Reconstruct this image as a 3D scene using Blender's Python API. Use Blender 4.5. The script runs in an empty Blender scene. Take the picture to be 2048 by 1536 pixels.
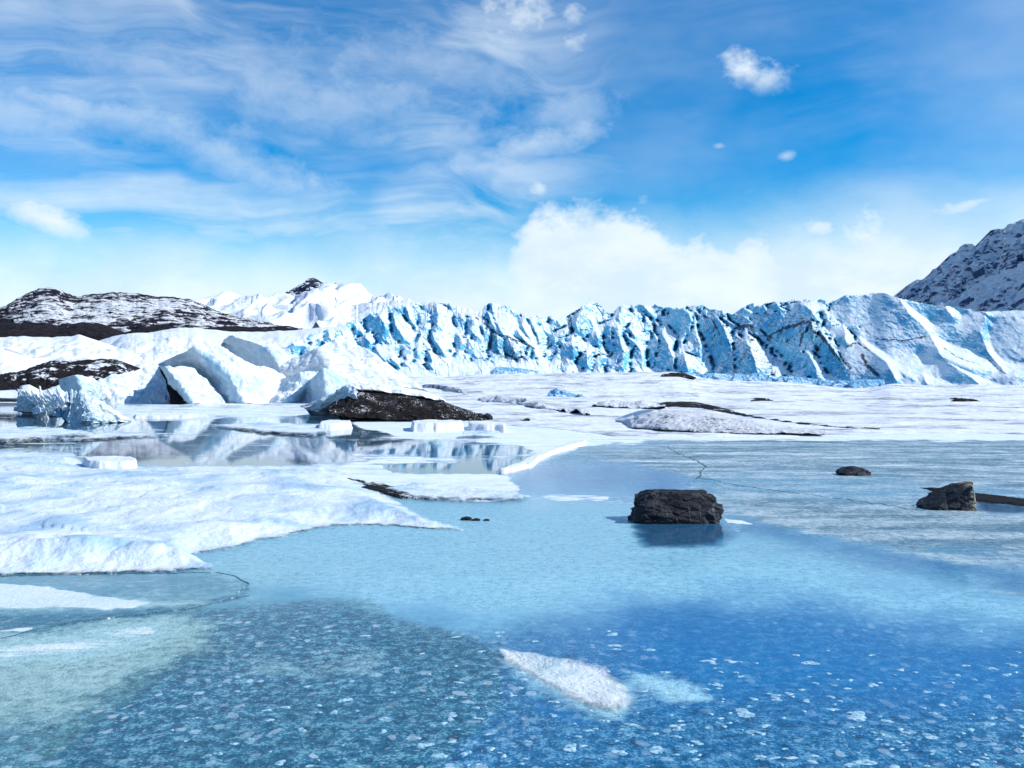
import bpy, math, random
import numpy as np
from math import radians as R

# ------------------------------------------------------------------ camera, world, sun, exposure
S = bpy.context.scene
F, HZ, HC = 1780.0, 752.0, 2.5          # focal length and horizon in photo pixels (2048 wide), eye height in metres
SUN_AZ, SUN_EL = R(102), R(38)           # clockwise from the view direction (+Y), to the right
cd = bpy.data.cameras.new('camera'); cam = bpy.data.objects.new('camera', cd)
S.collection.objects.link(cam); S.camera = cam
cam.location = (0, 0, HC); cam.rotation_euler = (R(90), 0, 0)
cd.sensor_width = 36; cd.lens = 36 * F / 2048; cd.shift_y = -(768 - HZ) / 2048
cd.clip_start = 0.1; cd.clip_end = 60000
S.view_settings.view_transform = 'Standard'; S.view_settings.look = 'None'
S.view_settings.gamma = 1; S.view_settings.use_curve_mapping = False
S.view_settings.exposure = 0.08
S.render.engine = 'CYCLES'
S.cycles.max_bounces = 6; S.cycles.diffuse_bounces = 3; S.cycles.glossy_bounces = 3
S.cycles.use_denoising = True

sl = bpy.data.lights.new('sun', 'SUN'); so = bpy.data.objects.new('sun', sl); S.collection.objects.link(so)
sl.energy = 5.0; sl.angle = R(0.5); sl.color = (1.0, 0.965, 0.90)
import mathutils
sdir = mathutils.Vector((math.sin(SUN_AZ) * math.cos(SUN_EL), math.cos(SUN_AZ) * math.cos(SUN_EL), math.sin(SUN_EL)))
so.rotation_euler = sdir.to_track_quat('Z', 'Y').to_euler(); so.location = (60, 0, 60)


class NT:
    """small helper that wires shader nodes with python expressions"""
    def __init__(s, tree):
        s.t = tree; s.n = tree.nodes; s.l = tree.links; s.n.clear()
    def put(s, sock, v):
        if v is None: return
        if isinstance(v, bpy.types.NodeSocket): s.l.new(v, sock)
        else:
            if sock.type == 'RGBA' and isinstance(v, (int, float)): v = (v, v, v, 1)
            if sock.type == 'RGBA' and not isinstance(v, (int, float)) and len(v) == 3: v = (*v, 1)
            sock.default_value = v
    def node(s, kind, ins=None, **props):
        n = s.n.new(kind)
        for k, v in props.items(): setattr(n, k, v)
        for k, v in (ins or {}).items(): s.put(n.inputs[k], v)
        return n
    def m(s, op, a, b=None, c=None, clamp=False):
        n = s.n.new('ShaderNodeMath'); n.operation = op; n.use_clamp = clamp
        s.put(n.inputs[0], a); s.put(n.inputs[1], b); s.put(n.inputs[2], c); return n.outputs[0]
    def add(s, a, b): return s.m('ADD', a, b)
    def sub(s, a, b): return s.m('SUBTRACT', a, b)
    def mul(s, a, b): return s.m('MULTIPLY', a, b)
    def mx(s, a, b): return s.m('MAXIMUM', a, b)
    def mn(s, a, b): return s.m('MINIMUM', a, b)
    def ss(s, v, lo, hi, a=0.0, b=1.0):
        n = s.n.new('ShaderNodeMapRange'); n.interpolation_type = 'SMOOTHSTEP'
        s.put(n.inputs[0], v); n.inputs[1].default_value = lo; n.inputs[2].default_value = hi
        n.inputs[3].default_value = a; n.inputs[4].default_value = b; return n.outputs[0]
    def mix(s, f, a, b):
        n = s.n.new('ShaderNodeMix'); n.data_type = 'RGBA'; s.put(n.inputs[0], f); s.put(n.inputs[6], a); s.put(n.inputs[7], b)
        return n.outputs[2]
    def noise(s, vec, scale, detail=4, rough=0.55, dist=0.0):
        return s.node('ShaderNodeTexNoise', {'Vector': vec, 'Scale': scale, 'Detail': detail, 'Roughness': rough, 'Distortion': dist}).outputs[0]
    def mapv(s, vec, loc=(0, 0, 0), rot=(0, 0, 0), scale=(1, 1, 1)):
        return s.node('ShaderNodeMapping', {'Vector': vec, 'Location': loc, 'Rotation': rot, 'Scale': scale}).outputs[0]
    def xyz(s, v):
        n = s.node('ShaderNodeSeparateXYZ', {0: v}); return n.outputs
    def comb(s, x, y, z):
        return s.node('ShaderNodeCombineXYZ', {0: x, 1: y, 2: z}).outputs[0]


def pxaz(px): return math.atan((px - 1024) / F)
def pxel(px, py): return (HZ - py) / F * math.cos(pxaz(px))      # tan of elevation of a photo pixel

def build_world():
    w = bpy.data.worlds.new('World'); S.world = w; w.use_nodes = True
    k = NT(w.node_tree)
    sky = k.node('ShaderNodeTexSky', sky_type='NISHITA', sun_disc=False, sun_elevation=SUN_EL, sun_rotation=SUN_AZ,
                 altitude=600, air_density=1.0, dust_density=0.3, ozone_density=3.0).outputs[0]
    dirv = k.node('ShaderNodeTexCoord').outputs['Generated']
    x, y, z = k.xyz(dirv)
    az = k.m('ARCTAN2', x, y)
    hor = k.m('SQRT', k.add(k.mul(x, x), k.mul(y, y)))
    el = k.m('DIVIDE', z, k.mx(hor, 0.001))
    elp = k.mx(el, 0.0)
    hsv = k.node('ShaderNodeHueSaturation', {'Saturation': SKY_SAT, 'Value': 1.0, 'Hue': 0.505, 'Color': sky}).outputs[0]
    g = k.node('ShaderNodeMix', data_type='RGBA', blend_type='MULTIPLY')
    k.put(g.inputs[0], 1.0); k.put(g.inputs[6], hsv); k.put(g.inputs[7], SKY_TINT); base = g.outputs[2]
    p = k.comb(az, el, 0.0)
    n1 = k.noise(k.mapv(p, scale=(7, 9, 1)), 1.0, 5, 0.6, 0.3)
    wob = k.mul(k.sub(n1, 0.5), 0.09)
    # pale hazy band of far cloud above the horizon, higher and lumpier to the right
    top = k.add(k.ss(az, -0.45, 0.1, 0.165, 0.17), k.ss(az, 0.18, 0.34, 0.0, 0.03))
    h = k.sub(k.add(elp, k.mul(wob, 0.8)), top)
    band = k.ss(h, -0.10, 0.045, 0.96, 0.0)
    # high cirrus: long streaks that sink to the right
    q = k.mapv(p, rot=(0, 0, R(14)), scale=(2.6, 15, 1))
    warp = k.noise(k.mapv(p, scale=(3.2, 4.2, 1)), 1.0, 3, 0.5)
    q2 = k.node('ShaderNodeVectorMath', {0: q, 1: k.comb(k.mul(warp, 1.6), k.mul(warp, 2.6), 0.0)}, operation='ADD').outputs[0]
    c1 = k.noise(q2, 1.0, 7, 0.58, 0.35)
    c2 = k.noise(k.mapv(p, loc=(3.1, 1.7, 0), scale=(3.2, 6.5, 1)), 1.0, 4, 0.6)
    cir = k.mul(k.ss(c1, 0.30, 0.74), k.ss(c2, 0.22, 0.55))
    left = k.ss(az, 0.16, -0.02, 0.28, 1.0)
    cir = k.mul(k.mul(cir, left), k.ss(elp, 0.9, 0.1, 0.1, 0.80))
    veil = k.mul(k.mul(k.ss(c2, 0.35, 0.75), 0.18), k.ss(elp, 0.9, 0.35))
    veil = k.add(veil, k.mul(k.mul(k.ss(az, 0.34, 0.54), 0.14), k.ss(elp, 0.9, 0.3)))
    f = k.mx(band, cir); f = k.m('MAXIMUM', f, veil)
    # soft bright sweep of cirrus in the middle
    def blob(px, py, rx, ry, s, rot=0.0, soft=None, na=0.8):
        soft = soft or (1.35 if s < .7 or rx > 90 else 0.95)
        a0, e0 = pxaz(px), pxel(px, py)
        u = k.add(k.sub(az, a0), k.mul(k.sub(nb2, 0.5), min(rx, 40) / F * 1.2)); v = k.sub(k.add(el, k.mul(k.sub(nb, 0.5), min(ry, 30) / F * 1.2)), e0)
        c, d = math.cos(rot), math.sin(rot)
        u2 = k.add(k.mul(u, c), k.mul(v, d)); v2 = k.sub(k.mul(v, c), k.mul(u, d))
        u2 = k.mul(u2, F / rx); v2 = k.mul(v2, F / ry)
        r = k.m('SQRT', k.add(k.mul(u2, u2), k.mul(v2, v2)))
        r = k.add(r, k.mul(k.sub(nb, 0.5), na * 3.2))
        front = k.m('GREATER_THAN', y, 0.0)
        return k.mul(k.mul(k.ss(r, 1.0 + soft * 0.55, 1.0 - soft * 1.05, 0.0, s), front), 1.0)
    nb = k.noise(k.mapv(p, scale=(20, 26, 1)), 1.0, 8, 0.66, 0.2)
    nb2 = k.noise(k.mapv(p, loc=(5, 3, 0), scale=(34, 44, 1)), 1.0, 6, 0.62)
    blobs = [(1060, 290, 150, 34, .62, .22), (880, 275, 200, 30, .45, .05), (1130, 215, 110, 60, .42, .1),
             (95, 440, 120, 34, .95, -.28), (1035, 25, 70, 60, .75, 0, 1.3, 1.3), (1145, 38, 26, 26, .6, 0, 1.3, 1.3), (1143, 85, 28, 22, .6, 0, 1.3, 1.3),
             (1492, 138, 44, 28, .9, -.3, 1.15, 1.2), (1535, 160, 40, 20, .65, 0, 1.3, 1.3), (1572, 312, 14, 9, .6, 0), (1440, 292, 12, 6, .4, 0),
             (1080, 372, 26, 26, .8, -.5), (1640, 458, 38, 26, .85, 0), (1735, 475, 95, 62, 1.0, 0), (1300, 560, 200, 90, .9, 0), (1920, 415, 60, 15, .8, .25),
             (200, 225, 300, 40, .55, -.06), (60, 230, 200, 60, .5, 0), (480, 320, 300, 46, .5, -.42), (640, 190, 330, 90, .45, -.1), (900, 120, 260, 80, .4, 0), (620, 440, 300, 30, .5, -.12), (300, 130, 260, 60, .4, -.1)]
    t2 = k.add(k.add(k.ss(az, -0.05, 0.035, 0.10, 0.195), k.ss(az, 0.13, 0.20, 0.0, -0.035)), k.ss(az, 0.27, 0.34, 0.0, -0.04))
    h2 = k.sub(k.add(el, k.add(k.mul(k.sub(nb, 0.5), 0.085), k.mul(k.sub(nb2, 0.5), 0.04))), t2)
    bank = k.mul(k.mul(k.ss(h2, 0.012, -0.034, 0.0, 0.95), k.ss(az, -0.09, 0.03)), k.ss(az, 0.8, 0.5))
    f = k.m('MAXIMUM', f, k.mul(bank, k.m('GREATER_THAN', y, 0.0)))
    for b in blobs:
        f = k.m('MAXIMUM', f, blob(*b))
    f = k.ss(f, 0.0, 1.0) if False else f
    shade = k.mul(k.ss(k.noise(k.mapv(p, scale=(9, 16, 1)), 1.0, 4, 0.6), 0.35, 0.65), 1.0)
    ccol = k.mix(shade, CLOUD_A, CLOUD_B)
    lp = k.mul(k.ss(el, -0.02, 0.0), f)
    col = k.mix(lp, base, ccol)
    bg = k.node('ShaderNodeBackground', {'Color': col, 'Strength': SKY_STR})
    out = k.node('ShaderNodeOutputWorld'); k.l.new(bg.outputs[0], out.inputs[0])

SKY_SAT, SKY_STR = 1.6, 0.135
SKY_TINT = (0.06, 1.26, 1.14)
CLOUD_A, CLOUD_B = (5.3, 6.3, 7.1), (6.4, 7.05, 7.5)
build_world()

# ------------------------------------------------------------------ numpy noise
rng = np.random.RandomState(7)
PERM = rng.permutation(1024); G3 = rng.normal(size=(1024, 3)); G3 /= np.linalg.norm(G3, axis=1)[:, None]
def hsh(ix, iy, iz): return PERM[(PERM[(PERM[ix & 1023] + iy) & 1023] + iz) & 1023]
def perlin(p):
    p = np.asarray(p, float); i = np.floor(p).astype(int); f = p - i; u = f * f * f * (f * (f * 6 - 15) + 10)
    r = 0
    for dx in (0, 1):
        for dy in (0, 1):
            for dz in (0, 1):
                g = G3[hsh(i[..., 0] + dx, i[..., 1] + dy, i[..., 2] + dz)]
                d = (g * (f - np.array((dx, dy, dz)))).sum(-1)
                w = (u[..., 0] if dx else 1 - u[..., 0]) * (u[..., 1] if dy else 1 - u[..., 1]) * (u[..., 2] if dz else 1 - u[..., 2])
                r = r + d * w
    return r * 1.5
def fbm(p, o=4, gain=0.5):
    r, a = 0, 1.0
    for k in range(o):
        r = r + a * perlin(p * 2.03 ** k + k * 17.3); a *= gain
    return r
def ridged(p, o=4, gain=0.5):
    r, a = 0, 1.0
    for k in range(o):
        r = r + a * (1 - 2 * np.abs(perlin(p * 2.1 ** k + k * 9.1))); a *= gain
    return r
def facets(p, seed=0, tilt=1.0):
    """tilted flat cells: like broken ice faces"""
    i = np.floor(p).astype(int); best = np.full(p.shape[:-1], 9e9); val = np.zeros(p.shape[:-1])
    for dx in (-1, 0, 1):
        for dy in (-1, 0, 1):
            for dz in (-1, 0, 1):
                c = i + np.array((dx, dy, dz)); hh = hsh(c[..., 0] + seed, c[..., 1], c[..., 2])
                g = G3[hh]; q = c + 0.5 + 0.45 * g; d = p - q; dd = (d * d).sum(-1)
                v = (d * G3[(hh + 371) & 1023]).sum(-1) * tilt + g[..., 0] * 0.35
                m = dd < best; best = np.where(m, dd, best); val = np.where(m, v, val)
    return val

# ------------------------------------------------------------------ mesh helpers
def link(o, parent=None):
    S.collection.objects.link(o)
    if parent is not None:
        o.parent = parent
        o.matrix_parent_inverse = mathutils.Matrix.Translation(-parent.location)
    return o
def tag(o, label=None, cat=None, group=None, kind=None):
    if label: o['label'] = label
    if cat: o['category'] = cat
    if group: o['group'] = group
    if kind: o['kind'] = kind
    return o
def mesh_obj(name, V, Q, mat, parent=None, smooth=False, attrs=None, origin=None):
    V = np.asarray(V, np.float64).reshape(-1, 3)
    if origin is None: origin = np.array((V[:, 0].mean(), V[:, 1].mean(), V[:, 2].min()))
    me = bpy.data.meshes.new(name); W = (V - origin).astype(np.float32)
    Q = np.asarray(Q, np.int32); k = Q.shape[1]
    me.vertices.add(len(W)); me.vertices.foreach_set('co', W.ravel())
    me.loops.add(Q.size); me.loops.foreach_set('vertex_index', Q.ravel())
    me.polygons.add(len(Q)); me.polygons.foreach_set('loop_start', np.arange(0, Q.size, k, dtype=np.int32))
    me.polygons.foreach_set('loop_total', np.full(len(Q), k, np.int32))
    me.polygons.foreach_set('use_smooth', np.full(len(Q), smooth))
    me.update(calc_edges=True); me.validate()
    for n, a in (attrs or {}).items():
        at = me.attributes.new(n, 'FLOAT', 'POINT'); at.data.foreach_set('value', np.asarray(a, np.float32).ravel())
    me.materials.append(mat)
    o = bpy.data.objects.new(name, me); o.location = origin
    return link(o, parent)
def empty(name, loc=(0, 0, 0)):
    o = bpy.data.objects.new(name, None); o.location = loc; o.empty_display_size = 0.5; return link(o)
def grid_quads(n, m):
    a = np.arange(n * m).reshape(n, m)
    return np.stack([a[:-1, :-1], a[1:, :-1], a[1:, 1:], a[:-1, 1:]], -1).reshape(-1, 4)
def at(px, py, D):
    px, py, D = np.broadcast_arrays(np.asarray(px, float), np.asarray(py, float), np.asarray(D, float))
    return np.stack([(px - 1024) / F * D, D, HC + (HZ - py) / F * D], -1)
def ground_D(py): return F * HC / (np.asarray(py, float) - HZ)
def lerp(a, b, t): return a + (b - a) * t
def sstep(a, b, x):
    t = np.clip((x - a) / (b - a), 0, 1); return t * t * (3 - 2 * t)
def resample(poly, n, smooth=False):
    p = np.asarray(poly, float).reshape(-1, 2); s = np.r_[0, np.cumsum(np.hypot(*np.diff(p, axis=0).T))]
    s /= max(s[-1], 1e-6); t = np.linspace(0, 1, n)
    if smooth and len(p) > 2:
        out = np.empty((n, 2))
        for a, tt in enumerate(t):
            i = min(np.searchsorted(s, tt, 'right') - 1, len(p) - 2); i = max(i, 0)
            u = (tt - s[i]) / max(s[i + 1] - s[i], 1e-9)
            p0, p1, p2, p3 = p[max(i - 1, 0)], p[i], p[i + 1], p[min(i + 2, len(p) - 1)]
            out[a] = 0.5 * (2 * p1 + (p2 - p0) * u + (2 * p0 - 5 * p1 + 4 * p2 - p3) * u * u + (3 * p1 - p0 - 3 * p2 + p3) * u ** 3)
        return out
    return np.stack([np.interp(t, s, p[:, k]) for k in (0, 1)], -1)
def solid(P, T, zb=None):
    """close a relief sheet P[i,j] (j top to bottom) into a body of thickness T behind it"""
    n, m, _ = P.shape
    zb = P[..., 2].min() if zb is None else zb
    out = np.zeros((n + 4, m + 4, 3)); out[2:-2, 2:-2] = P
    ii = np.clip(np.arange(n + 4) - 2, 0, n - 1); jj = np.clip(np.arange(m + 4) - 2, 0, m - 1)
    out = P[ii][:, jj].copy()
    for lvl, (a, zf) in enumerate(((0.4, 0.15), (1.0, 1.0))):
        sel = np.zeros((n + 4, m + 4), bool)
        o = 1 - lvl
        sel[o, :] = sel[-1 - o, :] = True; sel[:, o] = sel[:, -1 - o] = True
        if lvl == 0: sel[0, :] = sel[-1, :] = False; sel[:, 0] = sel[:, -1] = False
        out[..., 1] = np.where(sel, out[..., 1] + a * T, out[..., 1])
        out[..., 2] = np.where(sel, lerp(out[..., 2], zb, zf), out[..., 2])
    return out
def displace(P, layers):
    n = np.cross(np.gradient(P, axis=0), np.gradient(P, axis=1)); n /= np.linalg.norm(n, axis=-1, keepdims=True) + 1e-9
    if n[..., 1].mean() > 0: n = -n
    d = 0
    for fn, sc, amp, *r in layers:
        q = P * (np.array(sc) if not np.isscalar(sc) else sc) + (r[0] if r else 0)
        d = d + fn(q) * amp
    return P + n * np.asarray(d)[..., None]


# ------------------------------------------------------------------ materials
def new_mat(name):
    m = bpy.data.materials.new(name); m.use_nodes = True; return m, NT(m.node_tree)
def finish(k, col, rough=0.6, ior=1.31, spec=0.3, bumps=(), alpha=None):
    nrm = None
    for h, dist, st in bumps:
        nrm = k.node('ShaderNodeBump', {'Height': h, 'Distance': dist, 'Strength': st, 'Normal': nrm}).outputs[0]
    b = k.node('ShaderNodeBsdfPrincipled', {'Base Color': col, 'Roughness': rough, 'IOR': ior, 'Specular IOR Level': spec, 'Normal': nrm, **({'Alpha': alpha} if alpha is not None else {})})
    out = k.node('ShaderNodeOutputMaterial'); k.l.new(b.outputs[0], out.inputs[0]); return b

def snow_mat(name, white=(0.76, 0.79, 0.83), tint=(0.62, 0.74, 0.84), dirt=(0.10, 0.085, 0.08), dirt_lo=0.62, dirt_hi=0.78, sc=1.0,
             stretch=(1, 1, 1), bump=0.25, rot=(0, 0, 0), maxd=0.9, tint_amt=0.5, edge=None):
    m, k = new_mat(name); pos = k.node('ShaderNodeNewGeometry').outputs['Position']
    v = k.mapv(pos, rot=rot, scale=tuple(sc * s for s in stretch))
    a = k.noise(v, 0.6, 5, 0.6, 0.4); b = k.noise(v, 2.3, 6, 0.68, 0.6); c = k.noise(v, 9.0, 5, 0.7)
    t = k.mul(k.ss(a, 0.42, 0.68), tint_amt)
    col = k.mix(t, white, tint)
    d = k.add(k.mul(a, 0.45), k.add(k.mul(b, 0.35), k.mul(c, 0.2)))
    col = k.mix(k.ss(d, dirt_lo - .08, dirt_hi - .08, 0, maxd), col, dirt)
    al = None
    if edge:
        e = k.node('ShaderNodeAttribute', attribute_name='edge').outputs['Fac']
        al = k.ss(k.add(e, k.mul(k.sub(k.add(k.mul(b, .6), k.mul(c, .4)), 0.5), edge[1])), 0.0, edge[0], 0.0, edge[2])
    finish(k, col, 0.65, 1.31, 0.25, [(a, 0.5 / sc, bump), (b, 0.25 / sc, bump), (c, 0.08 / sc, bump)], alpha=al)
    return m

def ice_mat(name, pale_ice=(0.80, 0.90, 0.95), blue=(0.30, 0.62, 0.84), deep=(0.06, 0.30, 0.62), sc=1.0, crack=0.85, snow_lo=0.35, snow_hi=0.6,
            dirt=(0.03, 0.035, 0.045), streak=(1.6, 1.6, 0.5), dirt_lo=0.56, vcrack=1.0):
    m, k = new_mat(name); g = k.node('ShaderNodeNewGeometry'); pos = g.outputs['Position']; nz = k.xyz(g.outputs['Normal'])[2]
    v = k.mapv(pos, scale=(sc, sc, sc)); vs = k.mapv(pos, rot=(0, R(24), 0), scale=tuple(sc * s for s in streak))
    a = k.noise(v, 0.22, 5, 0.62, 0.5); b = k.noise(v, 1.1, 6, 0.7, 0.4); s1 = k.noise(vs, 1.5, 6, 0.7, 0.6)
    col = k.mix(k.ss(k.add(k.mul(a, 0.7), k.mul(s1, 0.3)), 0.36, 0.62), blue, pale_ice)  # pale and blue ice mixed at random by noise
    col = k.mix(k.ss(k.add(a, k.mul(b, 0.25)), 0.56, 0.42, 0.0, 0.75), col, deep)
    col = k.mix(k.ss(k.add(nz, k.mul(k.sub(b, 0.5), 0.7)), snow_lo, snow_hi), col, (0.88, 0.92, 0.95))
    wv = k.node('ShaderNodeVectorMath', {0: vs, 1: k.comb(k.mul(b, 0.9), k.mul(a, 1.2), k.mul(s1, 0.8))}, operation='ADD').outputs[0]
    vo = k.node('ShaderNodeTexVoronoi', {'Vector': wv, 'Scale': 0.8}, feature='DISTANCE_TO_EDGE').outputs['Distance']
    dm = k.ss(k.noise(v, 0.16, 4, 0.65, 0.3), dirt_lo - 0.06, dirt_lo + 0.1)
    cr = k.mul(k.mul(k.ss(vo, 0.03, 0.0), k.ss(s1, 0.42, 0.56)), k.mul(dm, crack * vcrack))
    sp = k.mul(k.ss(s1, 0.55, 0.68), k.mul(dm, 0.75 * crack))
    col = k.mix(k.mx(cr, sp), col, dirt)
    finish(k, col, 0.42, 1.31, 0.35, [(a, 1.2 / sc, .35), (s1, 0.7 / sc, .55), (b, 0.35 / sc, .5), (vo, 0.3 / sc, .3)])
    return m

def earth_mat(name, col1=(0.006, 0.005, 0.007), col2=(0.028, 0.023, 0.024), snow_lo=0.58, snow_hi=0.66, sc=1.0, stretch=(1, 1, 1), nzw=0.25, rot=(0, 0, 0), bump=0.6,
              snow=(0.85, 0.88, 0.93), fine=4.0):
    m, k = new_mat(name); g = k.node('ShaderNodeNewGeometry'); pos = g.outputs['Position']; nz = k.xyz(g.outputs['Normal'])[2]
    v = k.mapv(pos, rot=rot, scale=tuple(sc * s for s in stretch))
    a = k.noise(v, 0.5, 5, 0.62, 0.3); b = k.noise(v, fine, 6, 0.72, 0.3); c = k.noise(k.mapv(pos, scale=(sc, sc, sc)), fine * 4, 4, 0.7)
    col = k.mix(k.ss(c, 0.35, 0.65), col1, col2)
    s = k.add(k.add(k.mul(a, 0.45), k.mul(b, 0.55)), k.mul(k.sub(nz, 0.5), nzw))
    col = k.mix(k.ss(s, snow_lo, snow_hi), col, snow)
    finish(k, col, 0.8, 1.4, 0.2, [(b, 0.6 / sc, bump), (c, 0.15 / sc, bump)])
    return m

def rock_mat(name='dark_rock', sunlit_ochre=False):
    m, k = new_mat(name); pos = k.node('ShaderNodeTexCoord').outputs['Object']
    a = k.noise(pos, 3, 6, 0.65, 0.4); b = k.noise(pos, 18, 6, 0.7); c = k.noise(pos, 70, 3, 0.7)
    col = k.mix(k.ss(a, 0.35, 0.7), (0.005, 0.006, 0.011), (0.019, 0.021, 0.030))
    col = k.mix(k.ss(b, 0.55, 0.75, 0, .5), col, (0.05, 0.048, 0.047))
    vv = k.node('ShaderNodeTexWave', {'Vector': k.mapv(pos, rot=(0, R(12), R(20)), scale=(1, 1, 0.25)), 'Scale': 1.7, 'Distortion': 3.5, 'Detail': 4.0, 'Detail Scale': 1.6}).outputs['Fac']
    col = k.mix(k.mul(k.ss(vv, 0.985, 1.0), k.mul(k.ss(a, 0.45, 0.6), 0.35)), col, (0.3, 0.33, 0.38))
    if sunlit_ochre: col = k.mix(k.mul(k.ss(k.add(k.xyz(pos)[0], k.mul(k.sub(a, .5), .4)), .20, .34), k.ss(b, .40, .58)), col, k.mix(k.ss(a, .4, .6), (.20, .13, .075), (.42, .38, .28)))  # right end coloured brown and brighter, as if sunlit
    finish(k, col, 0.7, 1.5, 0.35, [(a, .08, .5), (b, 0.02, .6), (c, 0.006, .6)])
    return m

def lake_mat():
    m, k = new_mat('lake_ice'); pos = k.node('ShaderNodeNewGeometry').outputs['Position']
    A = lambda n: k.node('ShaderNodeAttribute', attribute_name=n).outputs['Fac']
    snow, frost, spk, wet, teal, deep, mist = [A(n) for n in ('snow', 'frost', 'speck', 'wet', 'teal', 'deep', 'mist')]
    dist = k.xyz(pos)[1]
    near = k.ss(dist, 22, 7)
    w = k.node('ShaderNodeVectorMath', {0: pos, 1: k.node('ShaderNodeVectorMath', {0: k.node('ShaderNodeTexNoise', {'Vector': pos, 'Scale': 1.3, 'Detail': 4.0}).outputs['Color'], 'Scale': 0.5}, operation='SCALE').outputs[0]}, operation='ADD').outputs[0]
    nA = k.noise(pos, 0.35, 5, 0.6, 0.3)              # broad
    nB = k.noise(w, 1.7, 6, 0.65, 0.2)
    nC = k.noise(pos, 9.0, 6, 0.72, 0.3)
    nD = k.noise(pos, 42.0, 4, 0.75)
    nS = k.noise(k.mapv(pos, rot=(0, 0, R(8)), scale=(0.22, 1.1, 1)), 1.2, 7, 0.68, 0.5)   # wind streaks
    nSf = k.noise(k.mapv(pos, rot=(0, 0, R(8)), scale=(0.35, 1.6, 1)), 6.0, 6, 0.72, 0.3)
    fine = k.add(k.mul(nC, 0.5), k.mul(nD, 0.5))
    # ice body
    body = k.mix(teal, (0.0, 0.13, 0.34), (0.0, 0.085, 0.12))
    body = k.mix(k.mul(k.ss(k.add(k.mul(nB, .6), k.mul(nC, .4)), 0.42, 0.62), 0.3), body, (0.015, 0.20, 0.38))
    pale = k.mix(teal, (0.22, 0.50, 0.64), (0.22, 0.46, 0.52))
    body = k.mix(k.sub(1.0, deep), body, pale)
    # bubbly flecks frozen in the surface
    fl = k.add(k.mul(nC, 0.55), k.mul(nD, 0.45))
    flv = k.sub(fl, k.mul(k.sub(spk, 0.5), 0.22))
    flm = k.mul(k.ss(fl, 0.50, 0.57), k.mul(spk, k.add(0.25, k.mul(nB, 0.9))))
    vo = k.node('ShaderNodeTexVoronoi', {'Vector': k.mapv(w, scale=(1, 0.8, 1)), 'Scale': 9.0, 'Randomness': 1.0})
    cellr = k.xyz(vo.outputs['Color'])[0]
    dots = k.mul(k.ss(k.sub(vo.outputs['Distance'], k.mul(cellr, 0.42)), 0.02, -0.06), k.mul(k.ss(cellr, 0.55, 0.65), spk))
    vo2 = k.node('ShaderNodeTexVoronoi', {'Vector': w, 'Scale': 24.0, 'Randomness': 1.0})
    cr2 = k.xyz(vo2.outputs['Color'])[1]
    dots2 = k.mul(k.ss(k.sub(vo2.outputs['Distance'], k.mul(cr2, 0.40)), 0.03, -0.08), k.mul(k.ss(cr2, 0.45, 0.6), spk))
    col = k.mix(k.mul(flm, 0.8), body, k.mix(teal, (0.22, 0.52, 0.70), (0.24, 0.50, 0.52)))
    dk = k.mul(k.ss(fl, 0.49, 0.40), k.mul(spk, 0.85))
    col = k.mix(dk, col, (0.0, 0.025, 0.05))
    col = k.mix(k.mul(k.mul(k.mx(k.mul(dots, .6), k.mul(dots2, .4)), k.ss(k.add(k.mul(nA, .6), k.mul(nB, .4)), .42, .60, .25, 1.2)), 0.75), col, (0.62, 0.78, 0.86))
    # grey green frosted crust
    fz = k.add(frost, k.add(k.add(k.mul(k.sub(nSf, 0.5), 0.7), k.mul(k.sub(nB, 0.5), 0.6)), k.mul(k.sub(nS, 0.5), 0.9)))
    fm = k.ss(fz, 0.30, 0.75)
    fcol = k.mix(k.ss(k.add(k.add(k.mul(nS, 0.35), k.mul(nB, .25)), k.mul(fine, 0.4)), 0.42, 0.58), (0.09, 0.18, 0.24), (0.52, 0.64, 0.69))
    fcol = k.mix(k.mul(k.ss(fine, 0.55, 0.42), 0.5), fcol, (0.06, 0.11, 0.14))
    col = k.mix(k.mul(fm, 0.92), col, fcol)
    mm = k.add(mist, k.mul(k.m('MINIMUM', k.mul(mist, 4.0), 1.0), k.add(k.mul(k.sub(nB, .5), .6), k.add(k.mul(k.sub(nC, .5), .7), k.add(k.mul(k.sub(nSf, .5), .5), k.mul(k.sub(nD, .5), .4))))))
    mm = k.ss(mm, 0.12, 0.95)
    mcol = k.mix(teal, (0.36, 0.66, 0.78), (0.40, 0.58, 0.57))
    mcol = k.mix(k.mul(k.ss(fine, 0.52, 0.40), 0.55), mcol, (0.10, 0.22, 0.22))
    col = k.mix(mm, col, mcol)
    # snow lying on the ice
    sn = k.add(snow, k.add(k.mul(k.sub(nS, 0.5), 1.1), k.add(k.mul(k.sub(nSf, 0.5), 0.8), k.mul(k.sub(nB, 0.5), 0.4))))
    sm = k.ss(sn, 0.40, 0.62)
    scol = k.mix(k.ss(k.add(k.mul(nB, .5), k.mul(nS, .5)), 0.38, 0.62), (0.66, 0.76, 0.86), (0.86, 0.90, 0.93))
    scol = k.mix(k.mul(teal, 0.65), scol, (0.55, 0.66, 0.62))
    col = k.mix(sm, col, scol)
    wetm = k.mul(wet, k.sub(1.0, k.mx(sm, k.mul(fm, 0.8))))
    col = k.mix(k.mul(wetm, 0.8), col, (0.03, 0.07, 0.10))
    cov = k.mx(k.mx(sm, mm), k.mul(fm, 0.8))
    rough = k.add(k.add(0.045, k.mul(nA, 0.06)), k.add(k.mul(cov, 0.5), k.mul(spk, 0.10)))
    rough = k.mix(wetm, rough, 0.035)
    amp = k.add(0.02, k.add(k.mul(spk, 0.5), k.mul(cov, 0.6)))
    amp = k.mul(amp, k.sub(1.0, k.mul(wetm, 0.97)))
    b1 = k.node('ShaderNodeBump', {'Height': nB, 'Distance': 0.06, 'Strength': k.mul(amp, 0.5)}).outputs[0]
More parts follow.
